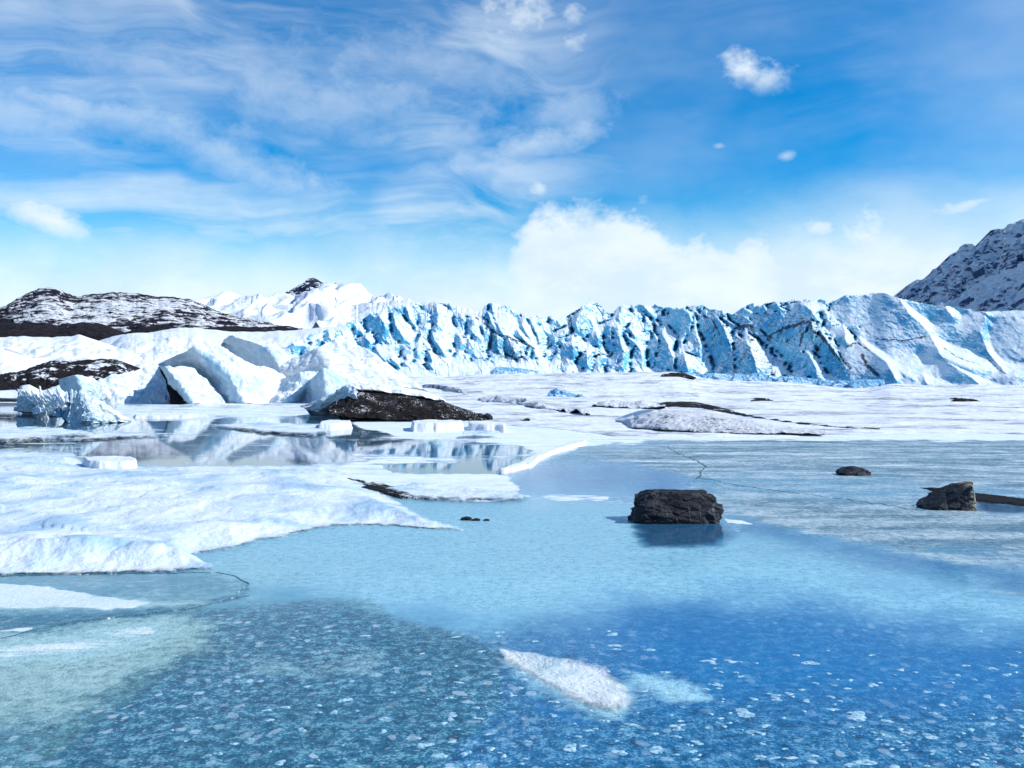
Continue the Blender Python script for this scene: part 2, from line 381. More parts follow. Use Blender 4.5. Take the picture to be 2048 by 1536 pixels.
    b2 = k.node('ShaderNodeBump', {'Height': nC, 'Distance': 0.03, 'Strength': amp, 'Normal': b1}).outputs[0]
    b3 = k.node('ShaderNodeBump', {'Height': nD, 'Distance': 0.008, 'Strength': amp, 'Normal': b2}).outputs[0]
    b = k.node('ShaderNodeBsdfPrincipled', {'Base Color': col, 'Roughness': rough, 'IOR': 1.33, 'Specular IOR Level': k.sub(0.42, k.mul(cov, 0.3)), 'Normal': b3})
    out = k.node('ShaderNodeOutputMaterial'); k.l.new(b.outputs[0], out.inputs[0]); return m

M_lake = lake_mat()
M_rock = rock_mat(); M_rock_sunlit_end = rock_mat('ochre_sunlit_end_rock', True)
M_snowfield = snow_mat('snowfield_snow', white=(.80,.83,.88), stretch=(0.28, 0.40, 1.0), sc=0.9, dirt_lo=0.56, dirt_hi=0.70, maxd=0.8, bump=0.8)
M_snow = snow_mat('clean_snow', sc=1.0, dirt_lo=0.8, dirt_hi=0.95, bump=0.35, tint_amt=0.35)
M_bank = snow_mat('bank_snow', white=(0.68, 0.75, 0.80), tint=(0.36, 0.52, 0.66), sc=1.0, dirt_lo=0.9, dirt_hi=1.0, bump=0.3, tint_amt=1.0, edge=(6, 16.0, 1.0))
M_block = snow_mat('cloudy_ice', white=(0.76, 0.82, 0.83), tint=(0.50, 0.64, 0.68), sc=3, dirt_lo=.9, dirt_hi=1., bump=.5, tint_amt=1.0, edge=(20, 30, 0.92))
M_berg = ice_mat('berg_ice', pale_ice=(0.78, 0.84, 0.88), blue=(0.46, 0.68, 0.81), deep=(0.20, 0.48, 0.70), sc=1.5, crack=0.75, snow_lo=0.45, snow_hi=0.8, dirt=(0.16, 0.17, 0.19), vcrack=0, streak=(1.8, 1.8, .7), dirt_lo=.49)
M_streaked = ice_mat('streaked_berg_ice', pale_ice=(0.80, 0.84, 0.87), blue=(0.62, 0.74, 0.82), deep=(0.42, 0.60, 0.74), sc=1.6, crack=0.9, snow_lo=.5, snow_hi=.9, dirt=(.06, .06, .07), streak=(.4, .4, 2.4), dirt_lo=.44, vcrack=0)
M_bluewall = ice_mat('blue_ice', pale_ice=(0.26, 0.52, 0.70), blue=(0.16, 0.42, 0.66), deep=(0.05, 0.24, 0.55), sc=1.5, crack=0.2, snow_lo=0.6, snow_hi=0.85, vcrack=0)
M_serac = ice_mat('serac_ice', pale_ice=(0.60, 0.79, 0.88), blue=(0.34, 0.64, 0.82), deep=(0.07, 0.34, 0.68), sc=0.7, crack=0.9, snow_lo=0.45, snow_hi=0.8, dirt_lo=0.56)
M_serac_dirty = ice_mat('striped_serac_ice', pale_ice=(0.62, 0.77, 0.86), blue=(0.28, 0.56, 0.78), deep=(0.04, 0.20, 0.50), sc=0.7, crack=1.0, snow_lo=0.5, snow_hi=0.85, dirt_lo=0.45)
M_serac_soft = ice_mat('soft_glacier_ice', pale_ice=(0.42, 0.65, 0.76), blue=(0.22, 0.50, 0.68), deep=(0.06, 0.28, 0.55), sc=0.6, crack=0.35, snow_lo=0.45, snow_hi=0.75, dirt_lo=0.58)
def front_mat():
    m, k = new_mat('glacier_front_ice'); g = k.node('ShaderNodeNewGeometry'); pos = g.outputs['Position']; nz = k.xyz(g.outputs['Normal'])[2]
    dirt = k.node('ShaderNodeAttribute', attribute_name='dirt').outputs['Fac']; soft = k.node('ShaderNodeAttribute', attribute_name='soft').outputs['Fac']
    vs = k.mapv(pos, rot=(0, R(24), 0), scale=(1.1, 1.1, 0.35))
    a = k.noise(pos, 0.13, 5, 0.62, 0.5); b = k.noise(pos, 0.9, 6, 0.72, 0.4); s1 = k.noise(vs, 1.0, 7, 0.72, 0.6); c = k.noise(pos, 3.5, 5, 0.75)
    mixn = k.add(k.mul(a, .5), k.add(k.mul(s1, .3), k.mul(b, .2)))
    blue = k.mix(k.ss(mixn, 0.42, 0.58), (0.04, 0.33, 0.58), (0.20, 0.58, 0.76))
    blue = k.mix(k.mul(soft, .6), blue, k.mix(k.ss(mixn, 0.42, 0.60), (0.08, 0.32, 0.52), (0.22, 0.52, 0.66)))
    white = k.mix(k.ss(k.add(k.mul(b, .5), k.mul(s1, .5)), 0.40, 0.56), (0.68, 0.83, 0.89), (0.84, 0.88, 0.91))
    col = k.mix(k.ss(k.sub(k.add(nz, k.mul(k.sub(mixn, 0.5), 0.6)), k.mul(soft, 0.05)), 0.39, 0.57), blue, white)
    # debris: dark veins and flecks
    wv = k.node('ShaderNodeVectorMath', {0: vs, 1: k.comb(k.mul(b, 0.9), k.mul(a, 1.2), k.mul(s1, 0.9))}, operation='ADD').outputs[0]
    vo = k.node('ShaderNodeTexVoronoi', {'Vector': wv, 'Scale': 0.75}, feature='DISTANCE_TO_EDGE').outputs['Distance']
    vein = k.mul(k.ss(vo, 0.045, 0.0), k.mul(k.ss(s1, 0.44, 0.58), k.ss(dirt, 0.12, 0.8)))
    fl = k.add(k.mul(s1, .6), k.mul(c, .4))
    th = k.sub(0.66, k.mul(dirt, 0.15))
    fleck = k.ss(k.sub(fl, th), 0.0, 0.05)
    col = k.mix(k.mul(k.mx(vein, fleck), 0.9), col, (0.02, 0.025, 0.04))
    finish(k, col, 0.45, 1.31, 0.35, [(a, 1.5, .2), (s1, 0.7, .35), (b, 0.4, .4), (c, 0.1, .4)]); return m
M_front = front_mat()
M_dirt = earth_mat('dark_gravel', sc=1.5, snow_lo=0.585, snow_hi=0.63, nzw=0.08, fine=7)
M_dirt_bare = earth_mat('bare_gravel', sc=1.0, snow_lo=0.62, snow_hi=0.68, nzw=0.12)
M_gravelbank = earth_mat('bank_gravel', sc=.45, snow_lo=0.585, snow_hi=0.62, nzw=0.12, fine=1.6, stretch=(.8, .8, 2))
M_hill = earth_mat('scrub_hill', col1=(0.010, 0.008, 0.018), col2=(0.030, 0.022, 0.040), sc=0.016, stretch=(0.6, 1, 3.0), snow_lo=0.525, snow_hi=0.57, nzw=0.1, fine=3.2, rot=(0, R(-6), 0))
M_moraine = earth_mat('dark_moraine', col1=(0.012, 0.010, 0.014), col2=(0.035, 0.028, 0.03), sc=0.03, snow_lo=0.70, snow_hi=0.76, stretch=(.6, 1, 2.2))
M_peak = earth_mat('peak_rock_and_snow', col1=(0.02, 0.03, 0.07), col2=(0.05, 0.06, 0.12), sc=0.006, snow_lo=0.50, snow_hi=0.57, nzw=0.5, fine=5)
M_peak_snow = snow_mat('far_snow', white=(.70,.75,.83), sc=0.01, dirt_lo=0.66, dirt_hi=0.72, dirt=(0.06, 0.08, 0.14), bump=0.5, tint_amt=0.2)
M_mount = earth_mat('mountain_rock_and_snow', col1=(0.03, 0.07, 0.18), col2=(0.08, 0.14, 0.28), snow=(.74,.84,.94), sc=0.012, stretch=(1, 1, 1.6), snow_lo=0.29, snow_hi=0.45, nzw=0.30, rot=(0, R(38), 0), fine=4.5)  # rock tinted blue in place of distance haze

# ------------------------------------------------------------------ painted ice zones (distances in photo pixels on the flat ice)
def sd_poly(X, Y, poly, ys=1.0):
    P = np.asarray(poly, float).reshape(-1, 2) * (1, ys); Y = Y * ys
    d = np.full(X.shape, 1e18); ins = np.zeros(X.shape, bool); n = len(P)
    for i in range(n):
        a, b = P[i], P[(i + 1) % n]; e = b - a
        wx, wy = X - a[0], Y - a[1]; t = np.clip((wx * e[0] + wy * e[1]) / (e @ e + 1e-9), 0, 1)
        d = np.minimum(d, (wx - e[0] * t) ** 2 + (wy - e[1] * t) ** 2)
        c = ((a[1] > Y) != (b[1] > Y)) & (X < (b[0] - a[0]) * (Y - a[1]) / (b[1] - a[1] + 1e-12) + a[0]); ins ^= c
    d = np.sqrt(d); return np.where(ins, -d, d)

LAKE_PAINT = [
 # polygon, soft px, channels
 ([-600,1010, 2700,1010, 2700,1800, -600,1800], 40, dict(snow=-.9, frost=-.6, speck=.12, wet=0, teal=.25, deep=.35)),
 ([-600,1230, 2700,1300, 2700,1900, -600,1900], 60, dict(speck=.65, deep=1.0, teal=.3)),
 ([-600,1330, 2700,1330, 2700,1900, -600,1900], 130, dict(speck=.95)),
 ([1180,1200, 1420,1165, 1700,1180, 2300,1240, 2500,1420, 1900,1420, 1350,1400, 1100,1290], 95, dict(speck=.3, deep=1.0, teal=0.0, mist=.05)),
 ([-600,1130, 480,1150, 700,1250, 760,1450, 500,1700, -600,1800], 120, dict(teal=1.0, deep=.8)),
 # dark bubbly ice, sharp upper edge
 ([385,1222, 640,1198, 745,1200, 790,1235, 900,1262, 1000,1300, 1000,1420, 700,1700, -100,1700, 150,1480, 350,1330], 7, dict(speck=1.0, deep=1.0, teal=.75, frost=-.4)),
 ([400,1290, 560,1310, 700,1280, 720,1330, 560,1380, 420,1370], 60, dict(snow=.18)),
 # frosted crust on the right
 ([1000,985, 1060,930, 1170,892, 1320,878, 2700,868, 2700,1330, 2300,1250, 2048,1200, 1850,1162, 1700,1135, 1560,1100, 1440,1058, 1270,1012, 1130,1000], 9, dict(frost=.55, speck=.4, deep=.5, teal=.3, mist=0)),
 ([1180,905, 1420,880, 2700,872, 2700,1000, 1900,965, 1500,930, 1400,960, 1250,930], 30, dict(frost=.95, snow=.33)),
 ([1000,985, 1060,930, 1250,925, 1400,960, 1330,990, 1130,1000], 16, dict(frost=.25, deep=1., teal=.1)),
 ([1440,1000, 1800,1010, 2700,1060, 2700,1130, 2000,1100, 1600,1060], 30, dict(frost=.85, teal=.7)),
 ([1480,1035, 1800,1110, 2200,1170, 2100,1195, 1700,1130, 1480,1060], 14, dict(frost=.22, deep=1)),
 # snow sheets far side
 ([-600,700, 2700,700, 2700,872, 1400,876, 1170,890, 1100,905, 1050,935, 1000,950, 900,945, 600,935, 300,935, -600,905], 8, dict(snow=.42, frost=.3, deep=.6, wet=.9, speck=0)),
 ([700,845, 1180,840, 1700,862, 2700,862, 2700,880, 1300,880, 1170,892, 1085,912, 1000,905, 950,880, 700,872], 8, dict(snow=.95)),
 ([900,905, 1090,905, 1010,945, 1050,985, 1000,1005, 780,1000, 640,950, 640,925], 10, dict(snow=.75, wet=.5)),
 ([230,808, 700,812, 700,835, 560,846, 300,842, 230,825], 8, dict(snow=.62)),
 ([-600,835, 60,832, 190,845, 330,838, 330,850, 150,872, -600,862], 5, dict(snow=-.5, wet=1, deep=1, teal=.6)),
 ([330,842, 640,835, 800,872, 640,880, 330,862], 8, dict(snow=.22, wet=.8)),
 ([160,878, 400,872, 640,878, 700,885, 780,884, 1000,886, 1075,900, 1030,916, 800,925, 640,928, 300,930, 170,920], 9, dict(snow=.33, frost=-.3, wet=1, deep=1, teal=.2)),
 ([760,922, 1000,918, 1100,905, 1010,948, 780,945], 5, dict(snow=.14, frost=-.4, wet=1)),
 ([640,950, 740,965, 860,990, 880,1004, 760,995, 690,975], 6, dict(snow=.02, frost=-.2, wet=.6, deep=1)),
 ([690,905, 770,930, 900,928, 930,918], 4, dict(snow=.62)),
 # wet apron by snow bank and rocks; painted boulder reflection and shadow
 ([380,1010, 950,1010, 1270,1015, 1440,1060, 1560,1105, 1300,1150, 900,1160, 470,1150], 40, dict(deep=.12, wet=.1)),
 ([300,1010, 950,1000, 1300,1010, 1470,1070, 1800,1150, 2200,1215, 2600,1290, 2000,1250, 1500,1190, 1150,1220, 900,1230, 640,1190, 430,1190], 85, dict(mist=.55, deep=.18, speck=.3)),
 ([1265,1035, 1445,1045, 1470,1075, 1440,1090, 1290,1095], 12, dict(deep=1.0, teal=-.3, frost=-.6, speck=.35, wet=.85, mist=0)),  # darker patch below the long boulder, painted to deepen its reflection
 ([1835,1000, 1852,1008, 1850,1020, 1825,1016], 4, dict(wet=1, frost=-.9, snow=-1, deep=1, teal=-.4)),  # cast shadow left of the wedge boulder, painted as dark blue ice
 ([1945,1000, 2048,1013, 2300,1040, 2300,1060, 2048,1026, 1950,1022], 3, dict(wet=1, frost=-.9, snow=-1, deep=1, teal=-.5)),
 ([1440,1032, 1490,1040, 1520,1052, 1450,1046], 5, dict(snow=.9)),
 ([1100,985, 1220,992, 1230,1002, 1130,1003, 1040,998], 5, dict(snow=.55)),
 # pale crusts bottom left
 ([-600,1160, 60,1162, 190,1184, 350,1203, 270,1222, 80,1220, -600,1224], 14, dict(snow=.74, teal=.5)),
 ([-600,1240, 40,1238, 110,1250, 40,1268, -600,1270], 9, dict(snow=.7, teal=.8)),
 ([-600,1300, 140,1258, 380,1228, 480,1250, 440,1300, 250,1370, 130,1440, -600,1530], 45, dict(mist=.66, speck=.7, teal=1.0)),
 ([-600,1290, 60,1275, 200,1255, 330,1240, 330,1275, 150,1320, -600,1350], 25, dict(mist=1, snow=.46, teal=.7)),
 ([500,1300, 620,1315, 740,1290, 760,1340, 600,1370, 480,1345], 50, dict(mist=.45)),
 ([-600,1163, 80,1168, 230,1190, 420,1205, 330,1215, 100,1222, -600,1225], 20, dict(mist=.9, teal=.9)),
 ([-600,1147, 430,1150, 490,1165, 470,1185, 330,1198, -600,1165], 10, dict(mist=.35)),
 ([-600,1145, 430,1150, 495,1165, 480,1185, 330,1200, 200,1185, 60,1160, -600,1158], 10, dict(snow=.0, frost=.35, teal=.9, deep=.7)),
 ([-600,1228, 150,1232, 330,1212, 480,1188, 500,1170, 505,1182, 490,1196, 330,1226, 120,1250, -600,1310], 4, dict(snow=-.6, frost=.0, deep=1, teal=.9)),
 # white smears by the frozen-in ice block and its painted shadow
 ([985,1300, 1060,1330, 1180,1350, 1260,1370, 1290,1410, 1250,1445, 1180,1430, 1080,1380, 1000,1330], 26, dict(mist=.8, speck=.3)),
 ([1270,1348, 1330,1356, 1400,1378, 1410,1400, 1340,1402, 1280,1375], 24, dict(mist=.95, snow=.25)),
 ([1060,1395, 1110,1420, 1190,1445, 1160,1450, 1080,1420], 10, dict(deep=1.0, teal=.0, speck=.3, snow=-.9)),  # shadow strip of the ice block, painted in as deep ice colour
 ([-600,700, 2700,700, 2700,800, -600,800], 10, dict(snow=1.)),
]
def lake_fields(X, Y):
    ch = {n: np.full(X.shape, v) for n, v in dict(snow=.2, frost=.3, speck=.2, wet=0., teal=.3, deep=.5, mist=0.).items()}
    wx = fbm(np.stack([X / 60, Y / 14, 0 * X], -1), 4) * 14; wy = fbm(np.stack([X / 60, Y / 14, 0 * X + 9], -1), 4) * 4
    bx = fbm(np.stack([X / 170, Y / 60, 0 * X + 4], -1), 5, .6) * 70; by_ = fbm(np.stack([X / 170, Y / 60, 0 * X + 14], -1), 5, .6) * 22
    wx0, wy0 = wx, wy
    for poly, soft, vals in LAKE_PAINT:
        k = min(1.0, soft / 10 + .35)
        g = sstep(14, 45, soft); wx, wy = wx0 + bx * g, wy0 + by_ * g
        f = 1 - sstep(-soft, soft, sd_poly(X + wx * k, Y + wy * k, poly, 2.2) / 1.6)
        for n, v in vals.items(): ch[n] = lerp(ch[n], v, f)
    return ch
def build_lake():
    ys = np.r_[np.geomspace(757, 800, 30)[:-1], np.arange(800, 1600, 1.9), np.linspace(1600, 4000, 40)]
    xs = np.r_[np.linspace(-2600, -120, 60)[:-1], np.arange(-120, 2170, 5.0), np.linspace(2170, 4700, 60)]
    X, Y = np.meshgrid(xs, ys, indexing='ij')
    V = at(X, Y, ground_D(Y)); V[..., 2] = 0.0
    ch = lake_fields(X, Y)
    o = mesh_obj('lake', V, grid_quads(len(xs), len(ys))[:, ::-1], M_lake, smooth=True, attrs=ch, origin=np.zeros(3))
    tag(o, kind='structure'); return o
lake = build_lake()
gm, gk = new_mat('ground_snow'); finish(gk, (0.7, 0.76, 0.82), 0.8)
g = mesh_obj('ground', [(-30000, -30000, -3), (30000, -30000, -3), (30000, 30000, -3), (-30000, 30000, -3)], [(0, 1, 2, 3)], gm)
tag(g, kind='structure')

# ------------------------------------------------------------------ snowfield between lake and glacier
FOOT = np.array([(-1500, 742), (0, 742), (640, 748), (900, 752), (1000, 747), (1180, 744), (1300, 743), (1400, 745), (1560, 752), (1700, 764), (1850, 771), (2048, 772), (3500, 775)], float)
def foot_y(px): return np.interp(px, FOOT[:, 0], FOOT[:, 1])
def snow_foot(px): return foot_y(px) + 12 * sstep(1350, 1430, px) * sstep(1790, 1730, px)
def foot_D(px): return np.interp(px, [-1500, 640, 1300, 1700, 2048, 3500], [200, 200, 195, 172, 160, 160])
SHORE = np.array([(-1500, 806), (150, 806), (600, 812), (700, 838), (960, 847), (1100, 856), (1230, 872), (1500, 876), (1650, 870), (1900, 866), (2048, 868), (3500, 870)], float)
def build_snowfield():
    xs = np.r_[np.linspace(-1500, -100, 60)[:-1], np.arange(-100, 2160, 4.0), np.linspace(2160, 3500, 50)]
    us = np.r_[np.linspace(-0.06, 1.0, 210), np.linspace(1.02, 1.6, 12), [3, 8, 30]]
    X, U = np.meshgrid(xs, us, indexing='ij')
    ysh = np.interp(X, SHORE[:, 0], SHORE[:, 1]); ysh = ysh + fbm(np.stack([X / 90, 0 * X, 0 * X], -1), 4) * 3.0
    Ds = ground_D(ysh); Df = foot_D(X); zf = HC + (HZ - snow_foot(X)) / F * Df
    # spacing is denser near the shore
    D = np.where(U <= 1, 1 / lerp(1 / Ds, 1 / Df, np.clip(U, -1, 1)), Df * U)
    t = np.clip((D - Ds) / (Df - Ds), -0.1, 1)
    V = at(X, 0 * X, D)
    q = V.copy(); q[..., 2] = 0
    ramp = sstep(0.0, 0.22, t) * (1 - 0.7 * sstep(0.85, 1.0, t)) * (1 - .85 * sstep(1130, 1230, X) * sstep(1850, 1760, X) * sstep(85, 70, D))
    mid = np.exp(-((X - 1550) / 500) ** 2)
    z = zf * sstep(0.12, 1.12, t) * 0.96 + ramp * (0.25 + 0.75 * t) * (fbm(q / (14, 6, 1), 4) * 0.42 + ridged(q / (26, 9, 1) + 5, 3) * 0.18 + fbm(q / (2.5, 1.6, 1), 3) * 0.10)
    z = z + 0.05 * sstep(-0.004, 0.012, t) + fbm(q / 1.2, 3) * 0.03 * sstep(0, 0.01, t)
    z = np.where(t < 0, -0.25 + 0 * z, z)
    z = np.where(U > 1, z - 0.0, z)
    V[..., 2] = z
    o = mesh_obj('snowfield', V, grid_quads(len(xs), len(us)), M_snowfield, smooth=True, origin=np.zeros(3))
    tag(o, kind='structure'); return o
snowfield = build_snowfield()

# ------------------------------------------------------------------ snow bank on the near left, a thick sheet with a lumpy lip
def height_sheet(name, poly, hfun, mat, label, cat, step=(3.2, 1.5), group=None, ext=8, warp=3.0, kind=None):
    P = np.asarray(poly, float).reshape(-1, 2)
    xs = np.arange(P[:, 0].min() - ext, P[:, 0].max() + ext, step[0]); ys = np.arange(P[:, 1].min() - ext, P[:, 1].max() + ext, step[1])
    X, Y = np.meshgrid(xs, ys, indexing='ij')
    n = fbm(np.stack([X / 25, Y / 9, 0 * X], -1), 4)
    sd = sd_poly(X, Y, poly, 1.6) / 1.3 + n * warp
    V = at(X, Y, ground_D(Y)); q = V.copy(); q[..., 2] = 0
    V[..., 2] = np.where(sd > 0, -0.03 - 0.0 * sd, hfun(X, Y, -sd, q))
    Q = grid_quads(len(xs), len(ys))[:, ::-1]
    keep = (sd.ravel()[Q] < 3.5).any(1); Q = Q[keep]
    used = np.unique(Q); mp = np.full(V.size // 3, -1); mp[used] = np.arange(len(used))
    o = mesh_obj(name, V.reshape(-1, 3)[used], mp[Q], mat, smooth=True, attrs=dict(edge=-sd.ravel()[used]))
    return tag(o, label, cat, group, kind)
BANK = [-700,896, 0,900, 150,905, 163,925, 300,932, 640,930, 700,948, 745,975, 800,1005, 862,1040, 900,1050, 940,1064, 860,1060, 780,1054, 690,1052, 640,1058, 580,1072, 520,1083, 470,1098, 400,1106, 385,1112, 425,1130, 428,1140, 330,1146, 150,1150, 0,1152, -700,1165]
def bank_h(X, Y, s, q):
    lip = np.exp(-((Y - 1122) / 17.) ** 2) * sstep(440, 300, X)
    h = 0.02 * sstep(0, 5, s) + 0.05 * sstep(3, 40, s)
    h = h + lip * sstep(0, 9, s) * (0.10 + 0.08 * fbm(q * 1.6, 4))
    big = fbm(q / (2.2, 1.5, 1), 4) * 0.085 + ridged(q / (3.5, 2.0, 1) + 3, 3) * 0.04 + facets(q / (1.1, 1.4, 1), 3) * .03 * sstep(900, 0, X)
    h = h + sstep(5, 40, s) * (big + 0.05) + sstep(1, 9, s) * fbm(q * 2.0, 3) * 0.010
    h = h + sstep(10, 40, s) * 0.10 * np.exp(-((Y - 1010 - (X - 200) * .12) / 22) ** 2) * sstep(620, 100, X)
    return np.maximum(h, 0.02 * sstep(0, 1, s))
height_sheet('snow_bank', BANK, bank_h, M_bank, 'broad white snow bank with a lumpy front lip over blue ice on the left', 'snow bank')
def low(hh, nz=0.02, edge=3.0):
    return lambda X, Y, s, q: hh * sstep(0, edge, s) + fbm(q * 1.8, 3) * nz * sstep(0, edge * 2, s)
height_sheet('ice_floe', [760,978, 830,968, 900,972, 1000,985, 1075,995, 1030,1004, 900,1004, 830,998], low(.05), M_bank, 'low rounded white ice floe to the right of the gritty slush by the snow bank', 'ice floe')
height_sheet('ice_floe', [-400,862, 60,860, 120,863, 185,872, 190,880, 100,886, 40,892, -400,895], low(.22, .04), M_bank, 'thick white ice floe at the left edge below the spiky ice cluster', 'ice floe', step=(3, 1.0))
height_sheet('ice_floe', [150,870, 210,866, 330,868, 345,874, 230,880, 130,886, 110,880], low(.08, .03), M_bank, 'thin pale tongue of ice running right from the left edge floe', 'ice floe', step=(3, 1.0))
height_sheet('ice_slab', [163,930, 195,927, 262,928, 276,934, 272,941, 200,944, 178,942], low(.24, .03, 2.0), M_snow, 'small thick white ice slab on the far edge of the snow bank', 'ice slab', step=(2, .8), warp=1)
SL = 'flat white slabs lying on the lake ice below the gravel mound'
height_sheet('ice_slab', [640,853, 660,850, 702,851, 706,858, 660,862, 636,861], low(.30, .03, 2.0), M_snow, 'short white ice slab below the dark left end of the gravel mound', 'ice slab', step=(2, .7), warp=1, group=SL)
height_sheet('ice_slab', [820,856, 850,853, 925,854, 930,861, 880,865, 826,864], low(.38, .03, 2.0), M_snow, 'longest white ice slab of the pair below the gravel mound', 'ice slab', step=(2, .7), warp=1, group=SL)
height_sheet('ice_slab', [936,853, 985,854, 1014,861, 1010,866, 960,864, 934,861], low(.32, .03, 2.0), M_snow, 'pointed white ice slab at the right of the pair below the gravel mound', 'ice slab', step=(2, .7), warp=1, group=SL)
height_sheet('ice_slab', [925,872, 960,868, 1000,870, 1004,877, 960,881, 922,880], low(.22, .05, 2.0), M_bank, 'greyish crumbling ice slab just in front of the pointed slab', 'ice slab', step=(2, .7), warp=1, group=SL)
height_sheet('ice_floe', [400,852, 520,846, 640,850, 662,866, 630,876, 520,868], low(.10, .03), M_bank, 'wide flat white floe left of the short slab', 'ice floe', step=(3, .8), warp=2)
height_sheet('ice_ridge', [265,832, 330,827, 400,830, 418,834, 340,838, 270,838], low(.16, .05, 2), M_snow, 'thin broken line of ice pieces right of the spiky cluster', 'ice ridge', step=(2, .7), warp=2)
height_sheet('snow_shelf', [1035,930, 1080,906, 1130,892, 1172,884, 1172,890, 1135,900, 1090,915, 1062,936, 1010,948, 990,945], low(.10, .03, 3), M_snow, 'raised white rim where the snow sheet meets the grey ice', 'snow shelf', step=(2, .8), warp=2)
def block_h(X, Y, s, q):
    rim = np.exp(-((Y - (1308 + (X - 1000) * .135)) / 9.) ** 2)
    return 0.012 * sstep(0, 14, s) + 0.03 * rim * sstep(0, 6, s) * (1 + .5 * fbm(q * 5, 2)) + 0.03 * np.exp(-((X - 1225) / 45) ** 2 - ((Y - 1405) / 18) ** 2) * sstep(0, 8, s)
height_sheet('frozen_in_ice_block', [985,1300, 1040,1302, 1120,1318, 1215,1335, 1222,1345, 1262,1375, 1275,1410, 1235,1432, 1170,1420, 1080,1370, 1000,1325], block_h, M_block, 'pale oblong ice block frozen into the clear blue ice in the foreground', 'ice block', step=(2.2, 1.3), warp=4)

# ------------------------------------------------------------------ rocks
def rock(name, D, x0, x1, z1, depth, planes, label, seed, mat=None):
    n = 56; P = []
    u = np.linspace(-1, 1, n)
    sides = []; Q = []
    k = 0
    for ax in range(3):
        for sg in (-1, 1):
            a, b = np.meshgrid(u, u, indexing='ij'); c = np.full_like(a, sg)
            v = np.stack({0: (c, a, b), 1: (b, c, a), 2: (a, b, c)}[ax], -1).reshape(-1, 3)
            q = grid_quads(n, n) + k; Q.append(q if sg > 0 else q[:, ::-1]); k += n * n; sides.append(v)
    v = np.concatenate(sides); v = v / np.linalg.norm(v, axis=1)[:, None]
    v = v / (np.abs(v) ** 5).sum(1)[:, None] ** (1 / 5)
    for nx, ny, nz_, d in planes:
        nn = np.array((nx, ny, nz_), float); nn /= np.linalg.norm(nn)
        e = v @ nn - d; v = v - np.where(e > 0, e, 0)[:, None] * nn
    r = v / np.linalg.norm(v, axis=1)[:, None]
    v = v + r * (facets(v * 1.6 + seed, seed) * .13 + facets(v * 3.6 + seed, seed + 3) * .06 + fbm(v * 3 + seed, 5) * .03)[:, None]
    cx, w = (x0 + x1) / 2, (x1 - x0) / 2
    v = v * (w, depth / 2, z1 * 0.62) + (cx, D + depth / 2, z1 * 0.42)
    o = mesh_obj(name, v, np.concatenate(Q), mat or M_rock, smooth=False, origin=np.array((cx, D + depth / 2, 0.0)))
    return tag(o, label, 'rock')
def gx(px, D): return (px - 1024) / F * D
rock('boulder', 15.0, gx(1270, 15.2), gx(1443, 15.2), .49, .75,
     [(-1, -.2, .9, .98), (1, -.25, .75, .96), (1, -.9, .1, 1.05), (-1, 0, .15, .95), (0.1, -1, .25, .86), (1, -.5, -.3, 1.15), (.7, -.8, .8, 1.1)],
     'long blocky black boulder frozen into the smooth blue ice', 3)
rock('boulder', 16.5, gx(1846, 16.8), gx(1958, 16.8), .48, .7,
     [(-.85, -.15, 1, .22), (-1, -.6, .5, .80), (1, -.35, .12, .80), (-.1, -1, .1, .8), (-.2, 0, 1, .68), (.9, -1, .2, 1.0)],
     'wedge shaped black boulder with a sunlit brown right end beside a dark melt channel', 11, M_rock_sunlit_end)
rock('rock', 22.3, gx(1678, 22.5), gx(1738, 22.5), .22, .5,
     [(-.7, -.2, 1, .48), (.55, -.3, 1, .52), (.3, -1, .5, .7), (-1, 0, .3, .9)], 'small pointed grey rock alone on the streaky ice', 19)
rock('rock', 50.0, gx(962, 50), gx(984, 50), .42, .5,
     [(-.7, -.2, 1, .5), (.7, -.3, 1, .55)], 'tiny dark rock at the right foot of the gravel mound', 23)
for (px, py, s, lab) in [(932, 1041, .055, 'leftmost of the tiny dark stones poking out of the ice past the snow bank tip'),
                         (952, 1042, .04, 'middle one of the tiny dark stones poking out past the snow bank tip'),
                         (973, 1042, .03, 'rightmost of the tiny dark stones poking out past the snow bank tip')]:
    D = float(ground_D(py)); X = gx(px, D)
    o = rock('stone', D, X - s * 1.7, X + s * 1.7, s, s * 2, [(-.7, -.2, 1, .6), (.7, -.3, 1, .6)], lab, int(px)); o['category'] = 'stone'; o['group'] = 'tiny dark stones in the ice past the snow bank tip'
# dark strip standing in for shade under the ice edge by the wedge boulder
height_sheet('undercut_shade_strip', [1834,975, 1880,976, 1950,986, 2048,998, 2300,1030, 2300,1050, 2048,1013, 1960,1004, 1900,988, 1860,982], low(.035, .01, 3), M_dirt_bare, 'dark narrow strip running right behind the wedge boulder, painted as shade of the ice edge', 'shade strip', step=(3, 1.0), warp=1.5)
height_sheet('gritty_slush', [640,948, 700,958, 760,968, 800,976, 868,990, 880,1000, 800,996, 740,985, 690,972], low(.03, .03, 3), M_dirt, 'patch of gritty dark slush at the right edge of the snow bank', 'slush', step=(2.4, .9), warp=5)

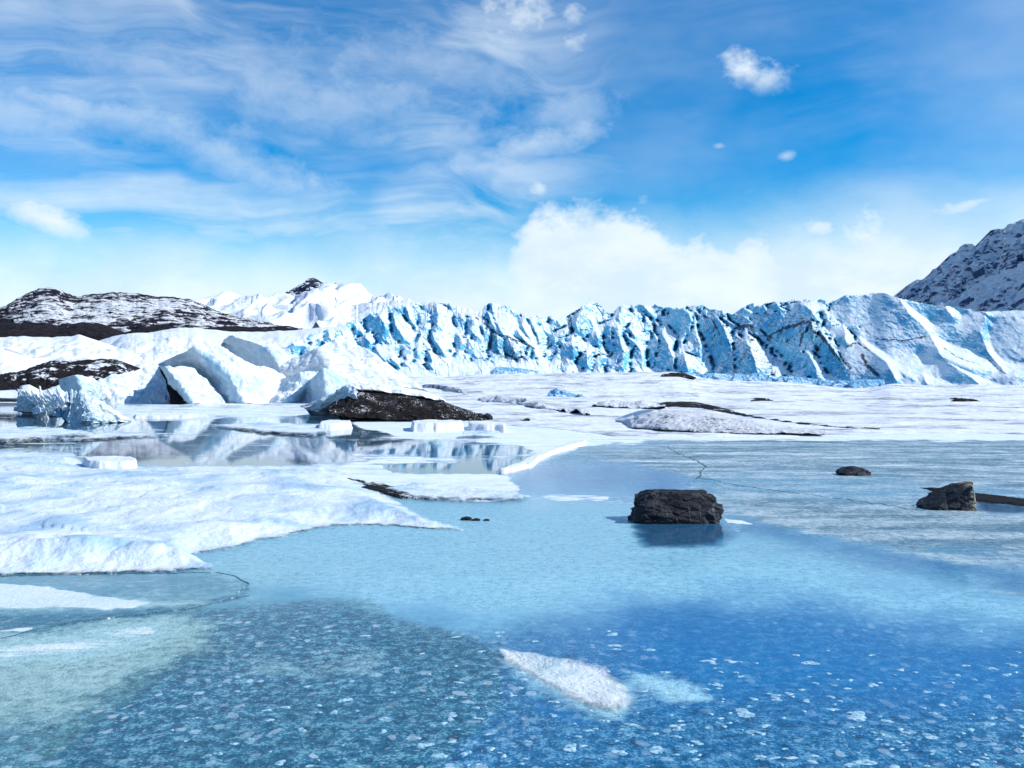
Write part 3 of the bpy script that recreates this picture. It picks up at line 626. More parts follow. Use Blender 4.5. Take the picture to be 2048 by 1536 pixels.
def frost_discs():
    rnd = random.Random(12); protos = []
    fm, fk = new_mat('bubble_ice'); p_ = fk.node('ShaderNodeTexCoord').outputs['Object']; gp = fk.node('ShaderNodeNewGeometry').outputs['Position']
    n_ = fk.noise(gp, 30, 4, .7); finish(fk, fk.mix(fk.ss(n_, .4, .6), (0.20, 0.46, 0.60), (0.52, 0.70, 0.78)), .45, 1.31, .4, [(n_, .004, .5)], alpha=fk.ss(n_, .3, .55, .35, .9))
    for v in range(16):
        n = 18; ph = rnd.uniform(0, 9); V = [(0, 0, .0035)]
        rad = [1 + .28 * math.sin(2 * t + ph) + .16 * math.sin(3 * t + 2 * ph) + rnd.uniform(-.14, .14) for t in [i * 2 * math.pi / n for i in range(n)]]
        for zz, sc in ((.0035, .7), (0.0, 1.0)):
            V += [(math.cos(i * 2 * math.pi / n) * rad[i] * sc, math.sin(i * 2 * math.pi / n) * rad[i] * sc * .7, zz) for i in range(n)]
        Fc = [(0, 1 + i, 1 + (i + 1) % n) for i in range(n)] + [(1 + i, 1 + n + i, 1 + n + (i + 1) % n, 1 + (i + 1) % n) for i in range(n)]
        me = bpy.data.meshes.new('ice_bubble'); me.from_pydata(V, [], Fc); me.materials.append(fm)
        for q in me.polygons: q.use_smooth = True
        protos.append(me)
    spots = [(1490, 1427, 21), (1715, 1433, 24), (1140, 1497, 15), (1860, 1473, 15), (1728, 1525, 22), (1312, 1500, 16), (1240, 1505, 14), (1265, 1450, 12), (1530, 1452, 9), (1462, 1323, 12), (1415, 1322, 12), (1426, 1327, 9),
             (1225, 1269, 14), (1230, 1291, 13), (1300, 1300, 10), (1620, 1326, 14), (1745, 1371, 9), (1290, 1382, 9), (850, 1490, 15), (880, 1512, 14), (905, 1430, 12), (690, 1400, 12), (1330, 1345, 9), (1665, 1419, 12), (1790, 1535, 14)]
    while len(spots) < 290:
        px, py = rnd.uniform(330, 2048), rnd.uniform(1255, 1535)
        dens = (.25 + .75 * sstep(1280, 1420, py)) * (1 if px > 900 else .45)
        if abs(px - 1500) < 230 and py < 1300: dens *= .1
        if px < 330 + (py - 1255) * 0 + 300 and py < 1450: dens *= .3
        if perlin(np.array((px / 90, py / 40, 0.))) < rnd.uniform(-.45, .25): continue
        if rnd.random() < dens: spots.append((px, py, rnd.choice((3.5, 4.5, 5, 6, 7, 8, 9)) * rnd.uniform(.8, 1.2)))
    for px, py, r in spots:
        D = float(ground_D(py)); o = bpy.data.objects.new('ice_bubble', rnd.choice(protos))
        o.location = (gx(px, D), D, .001); w = r / F * D; o.scale = (w, w * rnd.uniform(.8, 1.5), 1); o.rotation_euler = (0, 0, rnd.uniform(-.5, .5)); link(o, lake)
frost_discs()

# cracks in the lake ice
M_crack = earth_mat('dark_crack_ice', col1=(0.02, 0.06, 0.09), col2=(0.10, 0.20, 0.25), sc=3, snow_lo=.54, snow_hi=.60, nzw=0, bump=.2)  # dark bluish tone of the cracks
def crack(pts, w, label):
    n = 160; P = resample(pts, n, False); P = P + np.stack([fbm(np.stack([np.arange(n) / 9., np.full(n, w), np.full(n, pts[0] % 97)], -1), 3) * 5, fbm(np.stack([np.arange(n) / 7., np.full(n, w + 5), np.full(n, pts[1] % 97)], -1), 3) * 1.6], -1)
    D = ground_D(P[:, 1]); c = at(P[:, 0], P[:, 1], D); c[:, 2] = 0
    wd = w * (.4 + .9 * np.abs(fbm(np.stack([np.arange(n) / 6., 0 * D, 0 * D + 3], -1), 3))) * np.minimum(1, np.minimum(np.arange(n), n - 1 - np.arange(n)) / 14. + .05)
    t = np.gradient(c, axis=0); t /= np.linalg.norm(t, axis=1)[:, None]; nn = np.stack([-t[:, 1], t[:, 0], 0 * D], -1)
    up = np.array((0, 0, 1.))
    V = np.stack([c - nn * wd[:, None], c - nn * wd[:, None] * .5 + up * .006, c + nn * wd[:, None] * .5 + up * .006, c + nn * wd[:, None]], 1)
    V[:, (0, 3), 2] = -.004
    return tag(mesh_obj('ice_crack', V, grid_quads(n, 4), M_crack), label, 'ice crack')
crack([1332,892, 1352,905, 1398,924, 1412,935, 1398,943, 1402,950, 1388,962], .06, 'zigzag dark crack in the grey ice up and right of the long black boulder')
crack([1400,955, 1480,972, 1560,982, 1700,1000, 1850,1022], .035, 'long faint crack running right across the streaky ice to the wedge boulder')
crack([1180,878, 1300,880, 1450,882, 1600,884, 1800,890, 2060,895], .10, 'dark straight seam along the foot of the far snow on the right')
crack([0,1153, 120,1150, 300,1147, 425,1145, 470,1152, 500,1168, 470,1186], .018, 'thin dark seam right along the foot of the snow bank lip')
crack([-40,1290, 60,1262, 150,1243, 260,1232, 380,1218, 500,1190], .022, 'dark curved crack between the pale crusts at lower left')
# ------------------------------------------------------------------ relief bodies
def ridge(name, top, bot, D, depth, mat, label=None, cat=None, n=(160, 40), layers=(), thick=None, jag=0.0, jsc=30.0, bulge=1.6, kind=None, smooth=True, group=None,
          flat=None, parent=None, zoff=0, slant=0.0):
    """a mound, hill or mountain: its crest and its foot seen at two depths; D may be a list [(px, D)]"""
    top = resample(top, n[0], True); bot = np.asarray(bot, float).reshape(-1, 2)
    px = top[:, 0]; by = np.interp(px, bot[:, 0], bot[:, 1])
    ty = top[:, 1] + fbm(np.stack([px / jsc, 0 * px + len(name), 0 * px + float(top[0, 1])], -1), 5, .6) * jag
    ty = np.minimum(ty, by - 0.5)
    if D == 'auto': D = [(a, min(float(ground_D(b)) * .975, 150.)) for a, b in zip(px[::4], by[::4])]
    d0 = np.full(len(px), float(D)) if np.isscalar(D) else np.interp(px, *np.array(D, float).T)
    s = np.linspace(0, 1, n[1])[None, :]
    h = 1 - s                                  # height fraction
    PX = px[:, None] + slant * s * (by - ty)[:, None]; Y = lerp(ty[:, None], by[:, None], s)
    DD = d0[:, None] + depth * h ** bulge
    P = at(PX, Y, DD)
    if layers:
        fade = ((.12 if d0.min() < 1000 else .5) + (.88 if d0.min() < 1000 else .5) * sstep(0, .3, s))[..., None]; P = lerp(P, displace(P, layers), fade)
    zb = P[:, -1, 2].min() - 0.3 - zoff
    V = solid(P, thick or depth, zb)
    o = mesh_obj(name, V, grid_quads(*V.shape[:2])[:, ::-1], mat, smooth=smooth, parent=parent)
    return tag(o, label, cat, group, kind)

def fac(name, z, cols, crest, mat, D=None, pro=3.0, kside=1.0, lean=0.4, kleft=None, n=(44, 44), layers=None, thick=6.0, parent=None, smooth=False, label=None, cat=None, group=None,
        amp=1.0, smoothrow=False, wall=1.0, rnd_=0):
    """a buttress of ice: columns of (x, y) traced left to right, the crest column standing nearest"""
    zx, zy, zs = z; K = [resample(c, n[1], smoothrow) / zs + (zx, zy) for c in cols]
    K = np.array(K); nc = len(K)
    cx = K[crest]
    if D is None:
        bx, by = cx[-1]; Df = foot_D(bx); D0 = Df * (1 + wall * (foot_y(bx) - by) / F) - pro
    else: D0 = D
    t = np.linspace(0, nc - 1, n[0]); G = np.stack([np.stack([np.interp(t, range(nc), K[:, j, a]) for j in range(n[1])], 1) for a in (0, 1)], -1)
    dx = (G[..., 0] - cx[None, :, 0]) / F * D0
    side = np.where(dx < 0, -dx * (kside if kleft is None else kleft), dx * kside)
    hgt = (cx[-1, 1] - G[..., 1]) / F * D0
    P = at(G[..., 0], G[..., 1], D0 + side + lean * hgt)
    w = np.ptp(G[..., 0]) / F * D0
    if layers is None:
        layers = [(facets, (0.40, 0.40, 0.16), 0.42 * amp), (facets, (1.1, 1.1, 0.5), 0.16 * amp), (ridged, (0.9, 0.9, 0.25), 0.13 * amp), (fbm, 1.6, 0.09 * amp)]
    if rnd_ > 0:
        for _ in range(rnd_):
            P[1:-1] = (P[:-2] + 2 * P[1:-1] + P[2:]) / 4
    P = displace(P, layers)
    V = solid(P, thick, P[..., 2].min() - 0.5)
    o = mesh_obj(name, V, grid_quads(*V.shape[:2])[:, ::-1], mat, smooth=smooth, parent=parent)
    return tag(o, label, cat, group)

Z1, Z2, Z4 = (0, 540, 4.0), (400, 540, 4.0), (1200, 540, 4.0)
ZA, ZB, ZC, ZD = (680, 590, 7.877), (920, 590, 7.877), (1110, 590, 7.877), (1680, 570, 5.565)
ZP = (0, 0, 1.0); ZS = (0, 740, 7.877)

# ------------------------------------------------------------------ far mountains and hills
def R2(p): return ridged(p, 2, .35)
def mountains():
    ridge('mountain', [380,600, 402,598, 425,594, 450,591, 480,597, 520,604, 570,600, 590,603, 620,596, 645,585, 660,578, 675,580, 690,573, 715,579, 740,590, 780,602, 820,612, 900,640],
          [380,680, 900,690], 5200, 1500, M_peak_snow, 'smooth white snow peak with soft gullies left of the glacier', 'mountain', n=(260, 70),
          layers=[(R2, (.0042, .0014, .0012), 100.), (fbm, (.002, .002, .002), 25.), (fbm, .012, 3.)], jag=.8, jsc=14, bulge=1.2, smooth=True)
    ridge('mountain', [520,612, 548,607, 575,594, 592,583, 605,573, 618,566, 624,559, 632,565, 645,569, 660,574, 690,588, 720,606], [520,640, 720,650], 7200, 900, M_peak,
          'small dark rocky peak dusted with snow behind the white peak', 'mountain', n=(160, 50), layers=[(ridged, .006, 60.), (fbm, .02, 18.)], jag=3, jsc=7, bulge=1.2, smooth=False)
    ridge('mountain', [700,612, 780,603, 820,605, 850,610, 870,606, 900,612, 940,622, 970,625, 1000,628, 1100,640], [700,680, 1100,680], 4200, 700, M_peak_snow,
          'low far snow ridge dotted with rocks just above the left part of the glacier', 'mountain', n=(160, 30), layers=[(R2, (.006, .004, .002), 16.), (fbm, .02, 5.)], jag=2.2, jsc=9, smooth=False)
    ridge('mountain', [-700,600, -300,640, 398,602, 430,600, 470,606, 500,604, 540,612, 620,640], [-700,680, 620,680], 6200, 700, M_peak_snow,
          'little far snow peaks between the dark hill and the white peak', 'mountain', n=(160, 30), layers=[(R2, (.006, .004, .002), 26.), (fbm, .02, 5.)], jag=2.2, jsc=9, smooth=False)
    ridge('mountain', [1700,645, 1760,626, 1798,600, 1840,568, 1880,537, 1920,510, 1945,492, 1955,496, 1985,474, 2048,444, 2200,380, 2500,290, 2900,330, 3600,520],
          [1700,690, 3600,700], [(1700,3700),(1798,3450),(2048,2850),(2600,1950),(3600,1500)], 500, M_mount, 'steep shaded mountain flank of rock and snow rising at the right edge', 'mountain', n=(330, 150),
          layers=[(ridged, (.009, .008, .005), 22.), (facets, .016, 14.), (ridged, .03, 8.), (fbm, .08, 3.)], jag=8, jsc=26, bulge=1.0, smooth=False, slant=-.2)
    # snow rib in front of that flank
    ridge('mountain', [1840,625, 1880,612, 1930,590, 1975,560, 2020,538, 2060,520, 2200,440, 2600,420, 3300,600], [1840,690, 3300,700], [(1840,2900),(2048,2500),(2600,1700),(3300,1400)], 300, M_mount,
          'nearer snow rib crossing the foot of the shaded mountain', 'mountain', n=(260, 80),
          layers=[(ridged, (.009, .008, .005), 14.), (facets, .02, 12.), (fbm, .06, 3.)], jag=3, jsc=14, bulge=1.0, smooth=False)
    ridge('hill', [-1200,640, -600,600, -60,626, 0,619, 40,598, 70,583, 92,577, 112,581, 145,596, 180,592, 232,586, 300,593, 380,603, 420,620, 480,636, 520,646, 560,655, 600,662],
          [-1200,690, 600,672], 1300, 420, M_hill, 'dark scrub covered hill streaked with snow at the left edge', 'hill', n=(420, 90),
          layers=[(ridged, (.012, .012, .03), 5.), (fbm, (.03, .03, .06), 4.), (facets, (.05, .05, .12), 2.)], jag=1.6, jsc=12, smooth=False)
    ridge('moraine', [-900,640, -60,650, 0,645, 60,648, 120,652, 170,645, 215,652, 235,668, 260,662, 300,652, 360,655, 420,664, 460,672], [-900,700, 460,690], 520, 60, M_moraine,
          'long bare black moraine below the scrub covered hill', 'moraine', n=(260, 30), layers=[(fbm, .05, 3.), (ridged, .12, 1.)], jag=2, jsc=16, smooth=False)
    ridge('moraine', [380,664, 420,655, 460,652, 520,654, 575,652, 593,657, 600,664], [380,672, 600,668], 900, 60, M_moraine,
          'thin dark moraine tongue pointing right under the white peak', 'moraine', n=(120, 20), layers=[(fbm, .05, 2.)], jag=1.5, jsc=12, smooth=False)
mountains()

# ------------------------------------------------------------------ snow covered ice hills behind the left shore
LS = [(fbm, .14, 0.9), (ridged, (.25, .25, .35), .35), (fbm, .9, .12)]
ridge('snow_hill', [150,700, 230,672, 280,668, 330,660, 370,655, 430,660, 480,664, 560,662, 600,660, 640,655, 700,652, 740,650], [150,760, 740,760], 210, 60, M_snow,
      'long smooth snow ramp rising toward the glacier behind the domed icebergs', 'snow hill', n=(220, 40), layers=LS, jag=1)
ridge('snow_hill', [210,700, 240,675, 262,667, 300,668, 340,664, 400,668, 440,676, 500,690], [210,740, 500,740], 150, 30, M_berg,
      'low snow topped ice hill between the two dark moraines and the domes', 'snow hill', n=(180, 40), layers=LS, jag=1.5)
ridge('snow_hill', [-900,690, -100,680, 0,675, 50,673, 110,675, 145,673, 160,670, 180,677, 215,690, 260,702, 300,712, 340,730], [-900,750, 340,750], 140, 26, M_snow,
      'rumpled white snow hill below the bare black moraine on the left', 'snow hill', n=(260, 50), layers=[(fbm, .2, .9), (ridged, (.4, .4, .5), .4), (facets, .35, .5)], jag=1.5)
ridge('snow_hill', [-700,680, -60,690, 0,698, 25,705, 45,718, 64,740, 70,752], [-700,765, 70,765], 112, 12, M_snow,
      'smooth sunlit white snow slope at the left edge', 'snow hill', n=(120, 40), layers=[(fbm, .2, .4)])
ridge('gravel_bank', [-700,760, -60,752, 0,748, 40,742, 80,728, 110,722, 150,722, 190,718, 225,718, 245,724, 262,740, 275,752], [-700,800, 275,800], 92, 12, M_gravelbank,
      'black gravel bank with snow streaks behind the spiky ice cluster', 'gravel bank', n=(220, 50), layers=[(fbm, .5, .35), (ridged, 1.2, .10), (fbm, 4, .05)], jag=2.5, jsc=14, smooth=False)
ridge('snow_drift', [-600,786, 0,782, 40,772, 62,771, 80,780, 100,776, 120,770, 130,782], [-600,796, 130,796], 84, 2, M_snow,
      'narrow snow drift along the foot of the black gravel bank', 'snow drift', n=(120, 14), layers=[(fbm, .8, .2)], jag=3, jsc=20)

# domed and pointed icebergs on the far left shore
G = 'icebergs stranded along the far left shore'
LB = [(fbm, .45, .35), (facets, .35, .12), (ridged, (1.2, 1.2, .5), .10), (fbm, 2.2, .07)]
def berg(z, cols, crest, D, label, mat=M_berg, kside=.9, lean=.7, **kw):
    kw.setdefault('layers', LB); kw.setdefault('n', (80, 70)); kw.setdefault('thick', 9); kw.setdefault('smooth', True); kw.setdefault('rnd_', 14); kw.setdefault('smoothrow', True)
    return fac('iceberg', z, cols, crest, mat, D=D, kside=kside, lean=lean, label=label, cat='iceberg', group=G, **kw)
berg(Z2, [[130,620,180,585,250,640,330,700,450,800,600,900], [200,545,330,580,470,680,560,760,620,830,640,880], [250,532,400,570,520,620,580,680,630,760,650,850], [330,545,560,600,680,660,740,700,700,780,660,870]], 2, 95,
     'smooth blue-faced iceberg directly behind and right of the big dome', thick=7, kleft=1.9, lean=.4)
berg(Z1, [[1180,810,1210,860,1300,960,1400,1080], [1290,735,1330,800,1500,920,1680,1080], [1540,625,1680,720,1830,870,1950,1075], [1640,565,1800,660,2000,860,2100,1080], [1760,620,1950,730,2250,860,2120,1080]], 2, 78.5,
     'big domed iceberg with a blue shaded left face and white right slope', kleft=1.8, lean=.45)
berg(Z1, [[690,965,700,1000,760,1050,800,1080], [780,880,800,940,880,1020,900,1082], [1000,820,1040,900,1100,1000,1130,1082], [1160,775,1230,860,1300,970,1330,1080], [1290,760,1330,860,1370,980,1440,1080]], 1, 79,
     'low rounded iceberg streaked with grey to the left of the black cleft', kside=.6, thick=5)
berg(Z1, [[1285,775,1330,880,1380,980,1500,1080], [1320,765,1390,860,1480,960,1560,1080], [1490,775,1590,860,1690,960,1790,1078], [1530,790,1640,880,1740,980,1800,1080]], 1, 77.2,
     'long sloping ice lobe right of the black cleft in front of the big dome', kside=.8, kleft=1.8, lean=.5, thick=3)
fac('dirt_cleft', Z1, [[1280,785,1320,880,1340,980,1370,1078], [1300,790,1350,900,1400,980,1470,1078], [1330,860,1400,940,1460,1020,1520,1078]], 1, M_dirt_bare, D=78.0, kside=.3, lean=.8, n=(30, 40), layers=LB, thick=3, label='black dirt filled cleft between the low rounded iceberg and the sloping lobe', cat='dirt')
berg(Z2, [[640,780,650,810,680,850,700,880], [760,690,780,750,820,830,900,900], [950,620,980,700,1050,800,1100,900], [1130,528,1230,650,1350,790,1500,930], [1160,540,1400,690,1600,820,1760,950]], 2, 86,
     'long wedge shaped iceberg with dirt streaks and a sharp peak', kside=.5, thick=8, mat=M_streaked, rnd_=5)
berg(Z2, [[420,1080,430,1082,440,1083,450,1085], [640,870,640,930,620,1010,600,1085], [820,815,800,880,740,980,680,1085], [950,815,900,880,780,1000,690,1085]], 2, 80,
     'low ribbed white iceberg to the left of the small pyramid', kside=.8, thick=5)
berg(Z2, [[960,800,850,900,750,1000,670,1085], [980,790,930,880,900,980,860,1085], [985,788,1000,880,1010,980,1000,1080], [1000,790,1110,850,1200,900,1210,1080]], 2, 78,
     'small pyramid shaped iceberg with a deep blue left face', kside=1.0, kleft=2.2, thick=6, lean=.35, rnd_=4)
berg(ZS, [[930,150,930,180,950,250,970,300], [1040,110,1000,200,1000,280,1040,370], [1180,75,1210,150,1260,260,1290,380], [1300,85,1400,180,1400,280,1360,360], [1440,110,1520,170,1480,240,1380,340]], 2, 74.0,
     'white boulder shaped iceberg standing behind the spiky cluster', kside=.9, lean=.1, n=(50, 50), thick=1.6, layers=[(fbm, 1.5, .12), (fbm, 5, .03)])
berg(ZP, [[1088,800,1089,801,1090,802,1092,803], [1100,781,1100,790,1104,798,1106,804], [1114,777,1120,786,1128,796,1132,806], [1140,784,1146,790,1150,798,1152,806], [1172,792,1174,795,1168,801,1160,806]], 0, 88,
     'lone blue ice boulder resting on the snow in the middle distance', mat=M_bluewall, kside=-.12, lean=.7, n=(60, 40), thick=4, layers=[(facets, .9, .22), (fbm, 2.5, .08)])['group'] = 'ice blocks on the snowfield'

# spiky cluster of candled ice on the left shore
def candled_ice():
    rnd = random.Random(5)
    root = empty('ice_cluster', tuple(at(150, 845, ground_D(845.))))
    tag(root, 'spiky cluster of white and blue candled ice at the water edge on the left', 'ice cluster')
    lay = [(facets, 1.5, .16), (ridged, (2.5, 2.5, 1.4), .10), (fbm, 5, .06)]
    fac('ice_body', ZS, [[1060,700,1060,780,1090,820,1130,850], [1180,470,1200,600,1230,740,1260,850], [1290,340,1350,480,1420,650,1480,860], [1460,450,1560,560,1650,680,1640,830], [1640,620,1760,700,1850,770,1900,830]], 2, M_berg, D=46.5, kside=.8, lean=.6, n=(80, 70), layers=lay, thick=3, parent=root, smooth=False)
    fac('ice_body', ZS, [[320,410,290,490,270,560,250,640], [420,385,450,470,470,560,480,660], [620,400,640,490,680,590,700,690], [820,450,860,540,900,640,920,740], [1060,380,1060,480,1090,600,1120,780]], 3, M_berg, D=54, kside=.35, kleft=1.6, lean=.5, n=(90, 50), layers=lay, thick=2.2, parent=root, smooth=False)
    fac('ice_body', ZS, [[900,560,880,640,880,700,900,740], [1010,420,1000,520,1010,640,1020,760], [1140,360,1130,500,1120,660,1120,840], [1210,370,1220,500,1240,640,1250,850]], 3, M_bluewall, D=47.6, kside=.5, lean=.6, n=(60, 60), layers=lay, thick=2, parent=root, smooth=False)
    fac('ice_body', ZS, [[500,640,500,660,510,680,515,695], [570,595,580,630,580,660,585,695], [660,630,690,660,690,680,690,695]], 1, M_berg, D=51, kside=.8, lean=.6, n=(24, 20), layers=lay, thick=.6, parent=root, smooth=False)
    spikes = [(630, 290, 650, 400, .07), (500, 350, 520, 430, .05), (780, 345, 870, 470, .10), (915, 335, 985, 480, .11), (970, 420, 1020, 600, .12), (1130, 345, 1130, 480, .08), (1190, 360, 1190, 460, .08),
              (400, 375, 450, 420, .08), (330, 390, 380, 440, .07), (690, 370, 720, 440, .06), (860, 420, 920, 540, .09), (1050, 370, 1060, 470, .07), (1160, 470, 1140, 600, .08), (1300, 330, 1330, 460, .13), (560, 390, 600, 450, .06), (720, 430, 800, 520, .08), (450, 370, 500, 430, .06)]
    for i in range(90):
        t = rnd.random(); x = lerp(330, 1050, t); y = lerp(430, 560, t) + rnd.uniform(-60, 70)
        spikes.append((x - rnd.uniform(10, 60), y - rnd.uniform(20, 70), x + rnd.uniform(0, 50), y + rnd.uniform(20, 60), rnd.uniform(.035, .08)))
    for (x0, y0, x1, y1, r) in spikes:
        D = 48.0 if x1 > 880 else lerp(59.5, 51.5, max(0, (x1 - 300) / 580)) - .8
        a = at(x1 / 7.877, 740 + y1 / 7.877, D); b = at(x0 / 7.877, 740 + y0 / 7.877, D + .1); b = np.asarray(a) + (np.asarray(b) - a) * 1.35
        a, b = [np.asarray(q) for q in (a, b)]; ax = (b - a); L = np.linalg.norm(ax); ax /= L
        u = np.cross(ax, (0, 1, 0)); u /= np.linalg.norm(u); w = np.cross(ax, u); V = []; seg, m = 7, 6
        for j in range(seg + 1):
            s = j / seg; rr = r * 1.5 * (1 - .45 * s) * (1.0 if j < seg else .45) * rnd.uniform(.85, 1.15)
            for i in range(m):
                th = i * 2 * math.pi / m; V.append(a - ax * .15 + ax * (L + .15) * s + (u * math.cos(th) + w * math.sin(th) * .8) * rr * rnd.uniform(.85, 1.15))
        V.append(b + ax * .02); V = np.array(V); Q = []
        for j in range(seg):
            for i in range(m): Q.append((j * m + i, j * m + (i + 1) % m, (j + 1) * m + (i + 1) % m, (j + 1) * m + i))
        for i in range(0, m): Q.append((seg * m + i, seg * m + (i + 1) % m, len(V) - 1, len(V) - 1)) if False else None
        Q = [q for q in Q if q]; top = len(V) - 1
        Q += [(seg * m + i, seg * m + (i + 1) % m, seg * m + (i + 2) % m, top) for i in (0, 2, 4)]
        mesh_obj('ice_spike', V, Q, M_berg, parent=root, smooth=False)
candled_ice()

# ------------------------------------------------------------------ gravel covered mounds on the far shore
def gravel_mound():
    root = empty('gravel_mound', tuple(at(800, 845, ground_D(846.))))
    tag(root, 'dark gravel covered ice mound with a snow rim and a blue shaded left end', 'gravel mound')
    lay = [(fbm, .7, .22), (facets, 1.2, .10), (fbm, 3.5, .07)]
    o = ridge('gravel_slope', [655,812, 672,796, 690,782, 704,778, 740,779, 790,784, 840,791, 880,800, 920,815, 960,828, 1000,838, 1060,843], [655,824, 700,836, 760,838, 860,843, 960,846, 1060,846.5], 48.5, 5.5, M_dirt, n=(200, 60), layers=lay, jag=.8, jsc=10, smooth=False, parent=root)
    o = ridge('snow_rim', [605,812, 640,798, 670,783, 695,769, 710,766, 760,769, 810,775, 850,783, 880,795, 884,797], [605,816, 650,806, 672,790, 695,778, 704,778, 740,780, 790,785, 840,793, 870,799, 884,800], 53, 1.2, M_snow, n=(160, 16), layers=[(fbm, .9, .12), (facets, 2.5, .08)], jag=.8, jsc=6, parent=root, thick=5)
    fac('shaded_end', ZP, [[600,812,602,814,606,818,610,821], [650,797,645,804,640,812,636,824], [690,772,680,784,668,798,655,812], [704,772,700,786,700,800,712,822], [710,775,712,790,720,806,740,824]], 4, M_berg, D=50.5, kside=.9, lean=.9, n=(60, 40), layers=lay, thick=3, parent=root, smooth=True)
gravel_mound()
GM = 'low gravel streaked mounds on the snowfield'
LM = [(fbm, .5, .25), (ridged, (1.2, 1.2, 1), .10), (fbm, 3.5, .06)]
M_half = earth_mat('half_snowed_gravel', sc=1.2, stretch=(.7, .7, 1), snow_lo=.41, snow_hi=.52, nzw=.1, fine=8)
ridge('gravel_ridge', [1290,812, 1320,806, 1350,803, 1390,804, 1430,812, 1480,824, 1530,833, 1600,842, 1680,850, 1760,856], [1290,815, 1400,817, 1500,834, 1600,848, 1700,856, 1760,858], 'auto', 6, M_dirt_bare,
      'long dark gravel ridge sloping down to the right across the snowfield', 'gravel ridge', n=(200, 24), layers=[(fbm, 1.2, .06)], jag=.6, jsc=12, smooth=False, group=GM)
ridge('snow_mound', [1262,838, 1290,825, 1310,821, 1350,820, 1420,825, 1480,838, 1540,848, 1590,855, 1640,861, 1650,865], [1262,856, 1330,862, 1500,868, 1650,870], 'auto', 5, M_half,
      'rounded white mound speckled with brown grit in front of the long gravel ridge', 'snow mound', n=(200, 50), layers=[(fbm, .5, .12), (ridged, (1.2, 1.2, 1), .05), (fbm, 3.5, .04)], jag=.6, jsc=12, group=GM)
ridge('snow_mound', [1232,838, 1260,826, 1290,819, 1308,819, 1318,826, 1330,840], [1232,842, 1270,847, 1330,858], 'auto', 2.5, M_snow,
      'small smooth white hump with a blue shaded foot left of the speckled mound', 'snow mound', n=(80, 30), layers=[(fbm, .5, .15)], group=GM)
ridge('snow_mound', [1190,812, 1205,803, 1225,802, 1260,803, 1300,806, 1330,812], [1190,816, 1330,820], 'auto', 4, M_half, 'flat mound with one dark patch at its left end above the smooth hump', 'snow mound', n=(100, 20), layers=LM, jag=.6, group=GM)
ridge('snow_mound', [838,784, 846,770, 870,769, 900,773, 920,778, 935,788, 950,796], [838,786, 950,797], 'auto', 2.5, M_half, 'small fluted snow mound directly right of the snow rim', 'snow mound', n=(100, 24), layers=LM, jag=1.2, jsc=5, group=GM)
ridge('snow_mound', [960,795, 1000,792, 1040,795, 1080,806, 1120,818, 1180,830], [960,805, 1040,812, 1180,832], 'auto', 5, M_half, 'low grey flecked mound left of the lone blue ice boulder', 'snow mound', n=(120, 24), layers=LM, jag=.8, group=GM)
for lab, t, b, D in [('thin dark gravel line directly below the blue flutes at the glacier foot', [1225,748, 1245,740, 1275,737, 1290,742, 1300,747], [1225,750, 1300,752], 176),
                     ('thin dark gravel line at the left end of the blue ice ledge', [1325,749, 1345,745, 1365,746, 1380,750, 1392,755], [1325,752, 1392,757], 170),
                     ('dark gravel streak on the snowfield right of centre', [1480,802, 1510,796, 1535,797, 1552,804], [1480,804, 1552,806], 84),
                     ('dark gravel streak near the right edge of the snowfield', [1885,802, 1910,796, 1950,799, 1970,806], [1885,803, 1970,808], 82)]:
    ridge('gravel_streak', t, b, 'auto', 3, M_dirt_bare, lab, 'gravel streak', n=(60, 12), layers=[(fbm, .8, .15)], jag=1, jsc=6, smooth=False)

# ------------------------------------------------------------------ the glacier
glacier = empty('glacier', (30, 190, 0))
tag(glacier, 'broken blue and white glacier front of jagged ice cliffs across the background', 'glacier')
SKY_LINE = [300,712, 560,700, 620,672, 690,650, 735,628, 760,616, 790,611, 830,613, 860,620, 867,608, 880,604, 900,614, 925,626, 960,640, 972,612, 985,606, 1000,612, 1030,628, 1060,636, 1095,641, 1120,638, 1135,630,
            1150,618, 1175,609, 1185,608, 1212,620, 1225,622, 1238,612, 1260,612, 1280,607, 1310,613, 1335,618, 1400,616, 1430,619, 1470,626, 1490,618, 1530,609, 1545,606, 1570,603, 1600,606, 1612,600, 1640,601, 1655,608,
            1690,595, 1706,590, 1722,593, 1755,586, 1772,588, 1800,596, 1850,609, 1900,613, 1960,623, 2048,620, 2200,600, 2500,590, 3000,620, 3500,650]
GL = []          # traced faces of the ice front: (zoom, columns, crest, options)
def ser(z, cols, crest=1, mat=None, **kw):
    GL.append((z, cols, crest, 'soft' if mat is M_serac_soft or kw.get('smooth') else ('dirty' if mat is M_serac_dirty else 'ice'), kw))
def line_d(X, Y, pts):
    P = np.asarray(pts, float).reshape(-1, 2); d = np.full(X.shape, 1e9)
    for a, b in zip(P[:-1], P[1:]):
        e = b - a; t = np.clip(((X - a[0]) * e[0] + (Y - a[1]) * e[1]) / (e @ e), 0, 1)
        d = np.minimum(d, np.hypot(X - a[0] - e[0] * t, Y - a[1] - e[1] * t))
    return d
